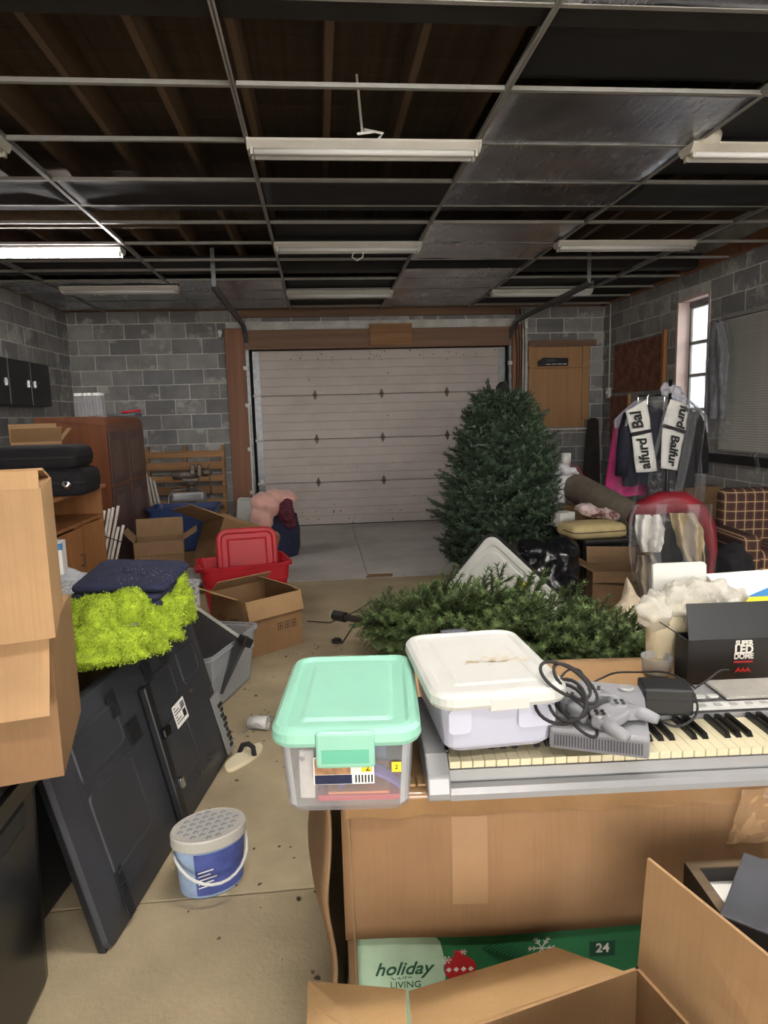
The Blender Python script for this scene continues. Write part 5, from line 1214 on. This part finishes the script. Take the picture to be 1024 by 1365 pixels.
htext('holiday', 537, 1291, .043, shear=.35, bold=.0006); scribble(hb, MT['dkgreen'], frame((hp(537, 1303)[0], fy-.002, hp(537, 1303)[1]), (1, 0, 0), (0, 0, 1)), .05, .010, 4, 8, .0012); htext('LIVING', 541, 1312, .022)
ox, oz = hp(613, 1290)
orn = MB().prism(ell(.036, .030, 24), 0, .0012, M=frame((ox, fy, oz), (1, 0, 0), (0, 0, 1))).build('ornament_print', MT['red_ink'], hb)
for k in range(4): MB().prism([(0, .006), (.006, 0), (0, -.006), (-.006, 0)], 0, .0008, M=frame((ox-.024+.016*k, fy-.0014, oz-.002), (1, 0, 0), (0, 0, 1))).build('diamond_print', MT['white_ink'], orn)
MB().prism([(-.012, 0), (.012, 0), (.012, .014), (-.012, .014)], 0, .0012, M=frame((ox, fy, oz+.028), (1, 0, 0), (0, 0, 1))).build('ornament_cap', MT['red_ink'], hb)
def flake(cx, cz, r, n=6):
    b = MB()
    for k in range(n):
        a = PI*2*k/n; d = Vector((math.cos(a), math.sin(a), 0)); q = Vector((-d.y, d.x, 0))
        b.box(0, r, -r*.04, r*.04, 0, .001, M=frame((0, 0, 0), d, q))
        for s in (.45, .75):
            for sg in (-1, 1):
                d2 = (d+q*sg).normalized(); b.box(0, r*.25, -r*.03, r*.03, 0, .001, M=frame(d*r*s, d2, Vector((-d2.y, d2.x, 0))))
    me = b.build('snowflake_print', MT['white_ink'], hb, M=frame((cx, fy-.0012, cz), (1, 0, 0), (0, 0, 1)))
flake(*hp(722, 1263), .030); flake(*hp(596, 1279), .010); flake(*hp(618, 1268), .008)
fb = MB()
for k in range(16):
    t_ = k/15; p = Vector((.13*t_, -.05*t_, 0))
    for sg in (-1, 1): fb.tube([p, p+Vector((.03, sg*.022-.006, 0))*(1.15-.5*t_)], [.0022, .0006], 4)
x_, z_ = hp(645, 1264)
fb.build('fir_print', MT['dkgreen'], hb, M=frame((x_, fy-.001, z_), (1, 0, 0), (0, 0, 1)) @ Matrix.Diagonal((1, 1, .3, 1)))
x_, z_ = hp(803, 1263); bx('count_print', MT['dkgreen'], hb, x_-.028, x_+.028, fy-.0012, fy, z_-.02, z_+.016)
htext('24', 803, 1263, .030, 'white_ink', bold=.0006)
# big carton
BX = thing('big_carton', 'long brown cardboard box carrying the keyboard and totes, taped front edge', 'box', (.70, 1.60, .458), R(-3.6))
BW_, BD_, BH_ = 1.33, .70, .325
b = MB(); nX, nZ = 40, 10
def front(u, v):
    x = -BW_/2 + BW_*u; z = BH_*v
    return (x, -BD_/2 + .012*nz((x*3, z*4, 0), 1, 2) - .01*math.sin(PI*v)*math.sin(PI*u), z)
MB().grid(front, nX, nZ).build('front_panel', MT['card_brown'], BX, smooth=True, solid=.005)
b = MB().box(-BW_/2+.004, BW_/2, BD_/2-.006, BD_/2, 0, BH_).box(BW_/2-.006, BW_/2, -BD_/2+.01, BD_/2, 0, BH_).box(-BW_/2+.03, BW_/2, -BD_/2+.02, BD_/2, 0, .006)
b.build('body', MT['card_dull'], BX)
MB().grid(lambda u, v: (-BW_/2 + BW_*u, -BD_/2 + .016 + (BD_-.016)*v + (.0 if v > 0 else .0), BH_ + .003 + .004*nz((u*6, v*4, 0), 1, 5)), 30, 16).build('top_panel', MT['card'], BX, smooth=True, solid=.006)
# bulging crumpled left side
def lside(u, v):
    yv = -BD_/2+.03 + (BD_-.03)*u; z = -.40 + (BH_+.40)*v
    bul = -.075*math.sin(PI*min(1, max(0, (v-.15)/.9)))*math.sin(PI*(u*.9+.05)) 
    return (-BW_/2 + .0 + bul + .02*nz((u*3, v*4, 0), 1, 4) - .02, yv, z)
MB().grid(lside, 16, 22).build('side_panel', MT['card_dull'], BX, smooth=True, solid=.006)
MB().grid(lambda u, v: (-BW_/2 + .004+.022*u-.01*v*u, -BD_/2 - .004 + .03*math.sin(PI*v)*(1-u), -.38+(.38+BH_)*v), 6, 14).build('corner_fold', MT['card_dull'], BX, smooth=True, solid=.004)
# tape wrapped over the front top edge
MB().grid(lambda u, v: (-BW_/2+.01 + BW_*.99*u, (-BD_/2-.007 if v < .5 else -BD_/2-.007+(v-.5)*2*.06) + .0, (BH_-.045+.052*min(1, v*2)) + (.004*math.sin(u*60+v*3))*(1 if v < .3 else .3)), 80, 6).build('edge_tape', MT['tape'], BX, smooth=True)
MB().grid(lambda u, v: tuple(Vector(front(.17+.055*u, .25+.6*v))+Vector((0, -.004, 0))), 4, 6).build('tape_patch', PM('tan_tape', (148, 116, 84), .4, .06, 8), BX, smooth=True)
MB().grid(lambda u, v: (.16+.11*u-.03*v*(1-u), -BD_/2-.018-.006*math.sin(PI*v)+.006*nz((u*6, v*6, 1), 1, 4), BH_-.01-.12*v), 14, 14).build('loose_tape', CLEAR('clear_tape', (186, 150, 112), .35, .12, .5, 20, .4), BX, smooth=True)
for k in range(9): bx('torn_edge', MT['card_in'], BX, -BW_/2+.05+.022*k, -BW_/2+.067+.022*k, -BD_/2+.015, -BD_/2+.03+.004*k, BH_+.008, BH_+.013)
# keyboard
kbM = frame((.185, 1.222, .800), (1, -.052, 0), (.052, 1, 0))
kb = thing('keyboard', 'silver electronic keyboard piano lying on the big cardboard box', 'keyboard', M=kbM)
KL, KD = 1.0, .345
prof = [(0, 0), (KD, 0), (KD, .068), (KD-.02, .074), (.18, .070), (.178, .046), (.034, .046), (.031, .018), (.024, .024), (.008, .022), (0, .012)]
MB().loft([[(xx, p, q) for p, q in prof] for xx in (.045, KL-.045)]).build('case', MT['silver'], kb, fix=True)
prof2 = [(0, 0), (KD, 0), (KD, .068), (KD-.02, .076), (.18, .073), (.06, .07), (.012, .045), (0, .015)]
for x0, x1 in ((0, .046), (KL-.046, KL)): MB().loft([[(xx, p, q) for p, q in prof2] for xx in (x0, x1)]).build('end_cheek', MT['silver'], kb, bevel=.004, fix=True)
NW = 38; kp = (KL-.094)/NW; kx0 = .047
wk = MB().loft([[(x, y, z) for x, y in rr(kp-.0012, .137, .0015, 1)] for z in (0, .014)]).mesh('white_key', MT['key_white'])
for k in range(NW): o = link('white_key', wk, kb); o.location = (kx0+(k+.5)*kp, .105, .048); 
bkm = MB().loft([[(-.0065, -.046, 0), (.0065, -.046, 0), (.0065, .046, 0), (-.0065, .046, 0)], [(-.0045, -.040, .011), (.0045, -.040, .011), (.0045, .046, .012), (-.0045, .046, .012)]]).mesh('black_key', MT['key_black'])
for k in range(NW-1):
    if k % 7 in (0, 1, 3, 4, 5): o = link('black_key', bkm, kb); o.location = (kx0+(k+1)*kp, .127, .0622)
cpn = bx('control_panel', PM('panel_silver', (196, 196, 192), .4, .05, 6), kb, .05, KL-.05, .185, .215, .076, .0815)
bx('display', MT['slate'], kb, .45, .58, .235, .30, .0785, .083, bevel=.002)
for k in range(22): bx('panel_mark', MT['tee'], kb, .10+k*.036, .116+k*.036, .193, .206, .081, .083)
for k in range(4): MB().loft([[(x, y, z) for x, y in rr(.026, .014, .006, 3)] for z in (0, .004)]).build('panel_button', MT['white'], kb, loc=(.60+k*.032, .245, .080))
bx('speaker_cover', PM('speaker_grey', (150, 146, 138), .5, .06, 40, .3, 160), kb, .72, .96, .225, .33, .078, .0865, bevel=.004)
bx('slider', MT['key_black'], kb, .035, .052, .07, .12, .062, .07, bevel=.003)
# mint tote
mt_ = thing('mint_tote', 'clear craft tote with a mint green latched lid on the cardboard box edge', 'tote', (.045, 1.385, .797), R(-5.5))
TW, TD, TH_ = .268, .385, .155
tote_shell(TW-.012, TD-.012, TH_, .03, .92, .0025, .004, .01, MT['clear'], mt_)
tote_lid(TW+.012, TD+.012, .034, .045, .035, MT['mint'], mt_, TH_-.006, 'lid', .007)
MB().box(-.055, .055, -TD/2-.016, -TD/2-.002, TH_-.045, TH_+.026).build('latch', MT['mint'], mt_, bevel=.006)
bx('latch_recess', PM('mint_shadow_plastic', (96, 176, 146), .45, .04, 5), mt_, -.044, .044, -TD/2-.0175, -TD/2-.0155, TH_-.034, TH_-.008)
fyy = -TD/2*.945-.008
lbl = bx('label', MT['paper'], mt_, -.062, .052, fyy-.001, fyy, .070, .124)
bx('label_photo', PM('label_photo', (176, 130, 92), .5, .3, 40), lbl, -.060, .008, fyy-.0016, fyy-.001, .090, .122); bx('label_band', MT['navy'], lbl, -.060, .010, fyy-.0016, fyy-.001, .071, .089); bx('label_tag', MT['yellow'], lbl, .028, .048, fyy-.0018, fyy-.001, .094, .110)
for k in range(6): bx('bar', MT['ink'], lbl, .016+k*.006, .019+k*.006, fyy-.0016, fyy-.001, .073, .088)
text('2', .018, MT['ink'], lbl, frame((.04, fyy-.002, .102), (1, 0, 0), (0, 0, 1)))
pt = bx('price_tag', MT['yellow'], mt_, .085, .103, fyy-.001, fyy, .092, .112)
text('2', .012, MT['ink'], pt, frame((.094, fyy-.002, .102), (1, 0, 0), (0, 0, 1)))
# things in the mint tote
def inside(name, label, cat, mat, *a, rot=0): return tag(bx(name, mat, None, *a, bevel=.003, M=TM((.045, 1.385, .815), (0, 0, R(-5.5+rot)))), label, cat)
inside('red_book', 'thin red booklet at the bottom of the mint-lidded tote', 'book', MT['red_ink'], -.06, .10, -.162, -.03, .0, .012)
inside('orange_folder', 'orange folder lying on the red booklet in the mint tote', 'folder', MT['orange'], -.04, .08, -.160, -.04, .0125, .018)
sp_ = inside('spotted_pouch', 'white pouch with grey dashes at the side of the mint tote', 'pouch', PM('dash_fabric', (206, 200, 192), .8, .1, 30, 0, alt=(130, 128, 132), alt_at=(.56, .6)), -.095, -.065, -.15, .0, .0, .10)
pu = MB().grid(lambda u, v: (-.02+.12*u, -.155+.03*v, .022+.04*math.sin(PI*u)*(.7+.3*v)), 12, 4).build('purple_strip', MT['purple'], None, smooth=True, solid=.003, M=TM((.045, 1.385, .815), (0, 0, R(-5.5))))
tag(pu, 'arched purple plastic strip inside the mint tote', 'plastic')
inside('blue_folder', 'blue grey folder standing at the back of the mint tote', 'folder', PM('blue_grey_card', (96, 124, 150), .6, .1, 8), .02, .075, -.02, .14, .0, .13)
# white tote on the keys
wt = thing('white_tote', 'milky tote with a stained white lid standing across the keyboard', 'tote', (.330, 1.405, .8845), R(2))
TW, TD, TH_ = .262, .365, .110
tote_shell(TW-.02, TD-.02, TH_, .03, .90, .0025, .004, .01, MT['white_tote'], wt)
tote_lid(TW+.012, TD+.012, .032, .05, .035, MT['white'], wt, TH_-.006, 'lid', .004)
bx('latch', MT['white'], wt, -.03, .05, -TD/2-.010, -TD/2+.004, TH_-.012, TH_+.014, bevel=.003); bx('back_latch', MT['slate'], wt, -.045, .02, TD/2-.002, TD/2+.012, TH_-.0, TH_+.03, bevel=.003)
MB().prism(rr(.075, .045, .01, 3), 0, .002, M=frame((.07, -TD/2*.95, .075), (1, 0, 0), (0, 0, 1))).build('grip_panel', MT['white_tote'], wt); MB().prism(rr(.045, .05, .01, 3), 0, .002, M=frame((-.085, -TD/2*.95, .075), (1, 0, 0), (0, 0, 1))).build('grip_panel', MT['white_tote'], wt)
st_ = MB(); rg3 = random.Random(3)
for k in range(40):
    a, b__ = rg3.gauss(.03, .035), rg3.gauss(-.02, .012); s_ = rg3.uniform(.001, .006)
    st_.add([(a+s_*1.8*math.cos(q), b__+s_*math.sin(q)*.6, TH_+.0256) for q in [2*PI*i/6 for i in range(6)]], [(0, 1, 2, 3, 4, 5)])
stuff(st_.build('lid_stain', PM('tan_stain', (200, 184, 146), .7, .1, 9), wt))
# game console
psM = frame((.434, 1.241, .8845), (.164, -.071, 0), (.071, .164, 0)) 
ps = thing('game_console', 'light grey disc game console with side vents lying on the keyboard', 'game console', M=psM)
MB().box(0, .188, 0, .262, 0, .046).build('case', MT['ps_grey'], ps, bevel=.006)
bx('lower_trim', PM('console_dark_grey', (112, 112, 116), .5, .05, 8), ps, .002, .186, -.001, .263, .004, .036)
for k in range(30): bx('vent_slot', MT['slate'], ps, .010+k*.0056, .0127+k*.0056, -.0022, -.0008, .009, .032)
MB().lathe([(.06, .046), (.062, .049), (.052, .0505), (.0, .051)], 32, M=TM((.094, .14, 0))).build('disc_lid', MT['ps_grey'], ps, smooth=True)
MB().lathe([(.018, .046), (.018, .052), (.014, .054), (0, .054)], 20, M=TM((.15, .225, 0))).build('round_button', MT['silver'], ps)
def gamepad(label, loc, rz, tilt=0):
    t = thing('game_controller', label, 'controller', loc, rz, rot=(tilt, 0, rz)); t.scale = (.8, .8, .8)
    pts = []
    for k in range(40):
        a = 2*PI*k/40; x, y = math.cos(a), math.sin(a)
        r = .055+.018*abs(x)**3; yy = y*.034 - (.048*max(0, abs(x)-.45)/.55 if y < .2 else 0)
        pts.append((x*.074, yy))
    MB().loft([[(x*s, y*s, z) for x, y in pts] for s, z in ((.9, 0), (1, .008), (1, .022), (.93, .030))]).build('shell', MT['ps_grey'], t, smooth=False, bevel=.003)
    for sx in (-1, 1):
        MB().tube([(sx*.05, -.01, .016), (sx*.066, -.05, .014), (sx*.07, -.085, .010)], [.02, .017, .012], 12).build('grip', MT['ps_grey'], t, smooth=True)
        MB().lathe([(.024, .030), (.022, .034), (0, .034)], 18).build('button_plate', MT['silver'], t, loc=(sx*.045, .005, 0))
        for q in range(4): MB().lathe([(.0048, .034), (.0048, .038), (0, .0385)], 10).build('button', MT['slate'] if sx > 0 else MT['rubber'], t, loc=(sx*.045+.011*math.cos(q*PI/2), .005+.011*math.sin(q*PI/2), 0))
    return t
p = at(778, 940, z=.935); gamepad('grey game controller at the back of the console top, beside the tote', (p.x, p.y, .9365), R(20))
p = at(815, 962, z=.935); gamepad('grey game controller at the vented front edge of the console', (p.x, p.y, .9365), R(35))
cbt = thing('controller_cable', 'black coiled cable tangled over the game console', 'cable')
pc_ = at(780, 950, z=.95); random.seed(9)
for k in range(6):
    c = Vector((pc_.x-.03+random.uniform(-.035, .045), pc_.y-.02+random.uniform(-.04, .05), .962+.012*k)); r1, r2 = random.uniform(.03, .055), random.uniform(.04, .065); tl_ = random.uniform(-.5, .5)
    MB().tube([c + Vector((r1*math.cos(a), r2*math.sin(a), .018*math.sin(a+tl_)+tl_*.02*math.cos(a))) for a in [2*PI*q/24*.92+k for q in range(25)]], .0035, 6).build('loop', MT['rubber'], cbt, smooth=True)
def cable(name, label, pxs, r=.0028, parent=None):
    pts = [at(px, py, z=z_) for px, py, z_ in pxs]
    # smooth path
    out = []
    for i in range(len(pts)-1):
        p0, p1, p2, p3 = pts[max(i-1, 0)], pts[i], pts[i+1], pts[min(i+2, len(pts)-1)]
        for q in range(8):
            t_ = q/8; out.append(.5*((2*p1)+(p2-p0)*t_+(2*p0-5*p1+4*p2-p3)*t_*t_+(3*p1-p0-3*p2+p3)*t_**3))
    out.append(pts[-1])
    o = MB().tube(out, r, 6).build(name, MT['rubber'], parent, smooth=True)
    if not parent: tag(o, label, 'cable')
    return o
# power brick
pb = thing('power_adapter', 'chunky black power adapter with thin leads resting on the keyboard', 'power adapter', (at(886, 938, z=.90).x, at(886, 938, z=.90).y, .888), R(-14))
MB().box(-.052, .052, -.036, .036, 0, .06).build('case', MT['black'], pb, bevel=.005)
bx('lid_seam', MT['rubber'], pb, -.0525, .0525, -.0365, .0365, .034, .0355); bx('strain_relief', MT['rubber'], pb, .052, .066, -.008, .008, .018, .03, bevel=.002)
cable('adapter_lead', 'thin black lead looping in front of the power adapter', [(926, 925, .905), (930, 945, .90), (922, 960, .892), (900, 968, .89), (872, 955, .89), (855, 940, .89)])
cable('adapter_lead', 'thin black lead running behind the console to the power adapter', [(740, 915, .93), (755, 895, .93), (772, 893, .925), (785, 910, .92), (800, 905, .83), (820, 897, .83), (850, 896, .83), (890, 897, .83), (926, 916, .90)])
cable('adapter_lead', 'pale-tipped lead pair rising beside the black dome box', [(926, 918, .905), (945, 905, .92), (960, 894, .93), (972, 893, .93)], .0024)
# black LED dome box
DBX = thing('led_dome_box', 'open black carton with white and red lettering behind the keyboard', 'box', M=frame((at(918, 912, z=.80).x, 1.70, .795), (1, -.05, 0), (.05, 1, 0)))
ww_, dd_, hh_ = .30, .07, .125
b = MB()
for x0, x1, y0, y1 in ((0, ww_, 0, .003), (0, ww_, dd_-.003, dd_), (0, .003, 0, dd_), (ww_-.003, ww_, 0, dd_)): b.box(x0, x1, y0, y1, 0, hh_)
b.box(0, ww_, 0, dd_, 0, .003); b.build('body', MT['black'], DBX)
MB().box(.002, ww_-.002, -.0015, .0015, 0, .10).build('flap', MT['slate'] if 0 else MT['black'], DBX, M=TM((0, .0, hh_), (R(-12), 0, 0)))
MB().box(-.0015, .0015, .002, dd_-.002, 0, .06).build('flap', MT['black'], DBX, M=TM((0, 0, hh_), (0, R(-55), 0)))
# lettering
fx_ = .158
text('SUPER', .0195, MT['white_ink'], DBX, frame((fx_, -.002, .112), (1, 0, 0), (0, 0, 1)), bold=.0008, sx=.9)
text('LED', .034, MT['white_ink'], DBX, frame((fx_, -.002, .093), (1, 0, 0), (0, 0, 1)), bold=.0012, sx=.9)
text('DOME', .0215, MT['white_ink'], DBX, frame((fx_, -.002, .074), (1, 0, 0), (0, 0, 1)), bold=.0008, sx=.9)
bx('red_bar', MT['red_ink'], DBX, fx_-.027, fx_+.027, -.002, -.0005, .056, .061)
for s in (-1, 0, 1): MB().prism([(-.011, -.008), (0, .008), (.011, -.008), (0, -.004)], 0, .001, M=frame((fx_+s*.013, -.0005, .036), (1, 0, 0), (0, 0, 1))).build('red_mark', MT['red_ink'], DBX)
# plain clear tape cup
tcu = thing('plastic_tub', 'small round translucent tub on the cardboard top beside the fir', 'tub', (at(868, 890, z=.80).x, at(868, 890, z=.80).y-.03, .797))
MB().lathe([(.036, 0), (.038, .004), (.042, .045), (.044, .05), (.041, .05), (.037, .006)], 26).build('wall', MT['clear_tote'], tcu, smooth=True)
MB().lathe([(.034, .006), (.036, .03), (0, .031)], 24).build('fill', MT['beige_cloth'], tcu)
# cream paper bag with bubble wrap
cpm = at(898, 890, y=1.80)
pbg = thing('cream_bag', 'flared cream paper bag stuffed with clear bubble wrap beside the black box', 'bag', (cpm.x, 1.855, .797))
def cbf(u, v):
    a = 2*PI*u; z = .165*v; r1 = .052+.05*v**2; r2 = .045+.03*v
    return (r1*math.cos(a)*(1+.05*nz((math.cos(a)*3, math.sin(a)*3, v*3), 1, 2)) + .045*v*v, r2*math.sin(a), z + .014*math.sin(3*a)*v)
MB().grid(cbf, 40, 14, closed_u=True).build('bag', MT['cream'], pbg, smooth=True)
bw_ = lobes('bubble_wrap', [((.04, .01, .175), (.11, .08, .05), (0, -.1, 0)), ((.15, .05, .185), (.13, .07, .04), (0, .1, 0)), ((-.05, -.02, .165), (.05, .05, .05), (0, .4, 0)), ((.06, -.055, .13), (.05, .03, .055), (0, 0, 0))], CLEAR('bubble_film', (226, 222, 208), .45, .12, .9, 60, .3), pbg, .008, .034, 24, 5, 0)
wpn = thing('white_panel', 'upright white board behind the bubble-wrapped bag', 'board', M=frame((cpm.x+.01, 1.945, .80), (1, -.04, 0), (0, .12, 1)))  # plain white panel, not foam
MB().prism(rr(.17, .275, .012, 3), -.006, .006, M=TM((.09, .1375, 0))).build('board', MT['white'], wpn)
mg = thing('printed_magazine', 'glossy booklet with blue and yellow corner behind the black box', 'magazine', M=frame((at(985, 805, y=1.95).x, 1.95, at(985, 805, y=1.95).z-.02), (1, 0, .02), (.0, .9, .35)))
bx('pages', MT['paper'], mg, 0, .28, 0, .20, -.008, 0); MB().prism([(0, .01), (.2, 0), (.28, .05), (.05, .06)], 0, .001).build('cover_print', MT['yellow'], mg); MB().prism([(.06, .06), (.28, .052), (.28, .12), (.16, .10)], 0, .0012).build('cover_print', MT['blue_print'], mg)
mg2 = carton('cardboard_box', 'plain carton behind the black dome box under the glossy booklet', (1.68, 2.25, 0), R(-5), .55, .45, .88, 'card_dull', {'f': (-89, .2), 'b': (-89, .2)})
# nearest open carton
C_ = at(850, 1288, z=.55); hd = Vector((.24, -.97, 0)).normalized(); ld = Vector((-.97, -.24, 0)).normalized()
OW, OD, OH = .46, .40, .55
ocM = frame((C_.x, C_.y, 0), -ld, -hd)            # local x to the right, y away from the viewer; origin = far right corner
oc = thing('open_carton', 'large open cardboard box with spread flaps before the big taped box', 'box', M=ocM)
b = MB()
for x0, x1, y0, y1 in ((-OW, 0, -.006, 0), (-OW, 0, -OD, -OD+.006), (-OW, -OW+.006, -OD, 0), (-.006, 0, -OD, 0)): b.box(x0, x1, y0, y1, 0, OH)
b.box(-OW, 0, -OD, 0, 0, .006); b.build('body', MT['card'], oc)
def quad_flap(corners, th=.006, mat='card'):
    c = [ocM.inverted() @ Vector(q) for q in corners]; n = (c[1]-c[0]).cross(c[3]-c[0]).normalized()*th
    MB().add([*c, *[q-n for q in c]], [(0, 1, 2, 3), (7, 6, 5, 4), (0, 4, 5, 1), (1, 5, 6, 2), (2, 6, 7, 3), (3, 7, 4, 0)]).build('flap', MT[mat], oc, fix=True)
ctop = at(853, 1145, y=C_.y)
quad_flap([C_, C_+hd*OD, C_+hd*OD+Vector((.03, 0, ctop.z-C_.z)), Vector((C_.x+.012, C_.y, ctop.z))])
NL = C_ + ld*(OW-.02); zf = .47
NL.z = .555
quad_flap([NL, C_+ld*.03-hd*.0, at(740, 1262, z=zf), at(545, 1321, z=zf)], mat='card_in')
q1 = C_+ld*OW; q2 = q1+hd*.30
quad_flap([q1+hd*.02, q2, q2+Vector((-.22, -.02, -.04)), at(412, 1312, z=.50)], mat='card_in')
quad_flap([at(541, 1323, z=.505), q1+hd*.03, at(412, 1312, z=.50)+Vector((0, -.05, 0)), at(412, 1312, z=.50)], mat='card_in')
quad_flap([C_+hd*OD+ld*.01, C_+hd*OD+ld*(OW-.01), C_+hd*(OD-.22)+ld*(OW-.02)+Vector((0, 0, .05)), C_+hd*(OD-.24)+ld*.06+Vector((0, 0, .05))], mat='card')
# dark wooden frame and slate box on a small carton
fs = carton('cardboard_box', 'small carton under the dark frame and black box lid', (.93, .92, 0), R(-14), .40, .40, .56, 'card_dull', {'f': (-89, .2), 'b': (-89, .2), 'l': (-88, .2), 'r': (-88, .2)})
f0 = at(912, 1150, z=.66); f1 = at(990, 1147, z=.66); f2 = at(963, 1224, z=.66)
fr = thing('shadow_frame', 'dark wooden box frame with pale backing tilted beside the open carton', 'frame', M=frame((f0.x, f0.y, .57), (f1-f0), (f2-f0)) )
fwx, fwy = .24, .20
dkw = PM('dark_wood', (34, 30, 28), .5, .2, 8); edg = WOOD('frame_edge_wood', (116, 98, 74), (84, 70, 52), .6, 1, 0)
fb_ = MB().box(0, fwx, 0, .02, -.09, 0).box(0, fwx, fwy-.02, fwy, -.09, 0).box(0, .02, .02, fwy-.02, -.09, 0).box(fwx-.02, fwx, .02, fwy-.02, -.09, 0)
fb_.build('moulding', dkw, fr); MB().box(0, fwx, 0, .02, -.093, -.09).box(0, .02, .02, fwy-.02, -.093, -.09).box(0, fwx, fwy-.02, fwy, -.093, -.09).build('raw_edge', edg, fr)
bx('backing', MT['paper'], fr, .02, fwx-.02, .02, fwy-.02, -.062, -.055)
s0 = at(960, 1215, z=.72); s1 = at(1024, 1240, z=.72); s2 = at(994, 1118, z=.72)
sbx = thing('slate_box', 'scuffed dark grey box lid lying over the wooden frame', 'box', M=frame((s0.x, s0.y, .665), (s1-s0), (s2-s0)))
bx('top', MT['slate'], sbx, 0, .17, 0, .20, .045, .05, bevel=.002); bx('side', MT['black'], sbx, .001, .169, .001, .199, 0, .045)
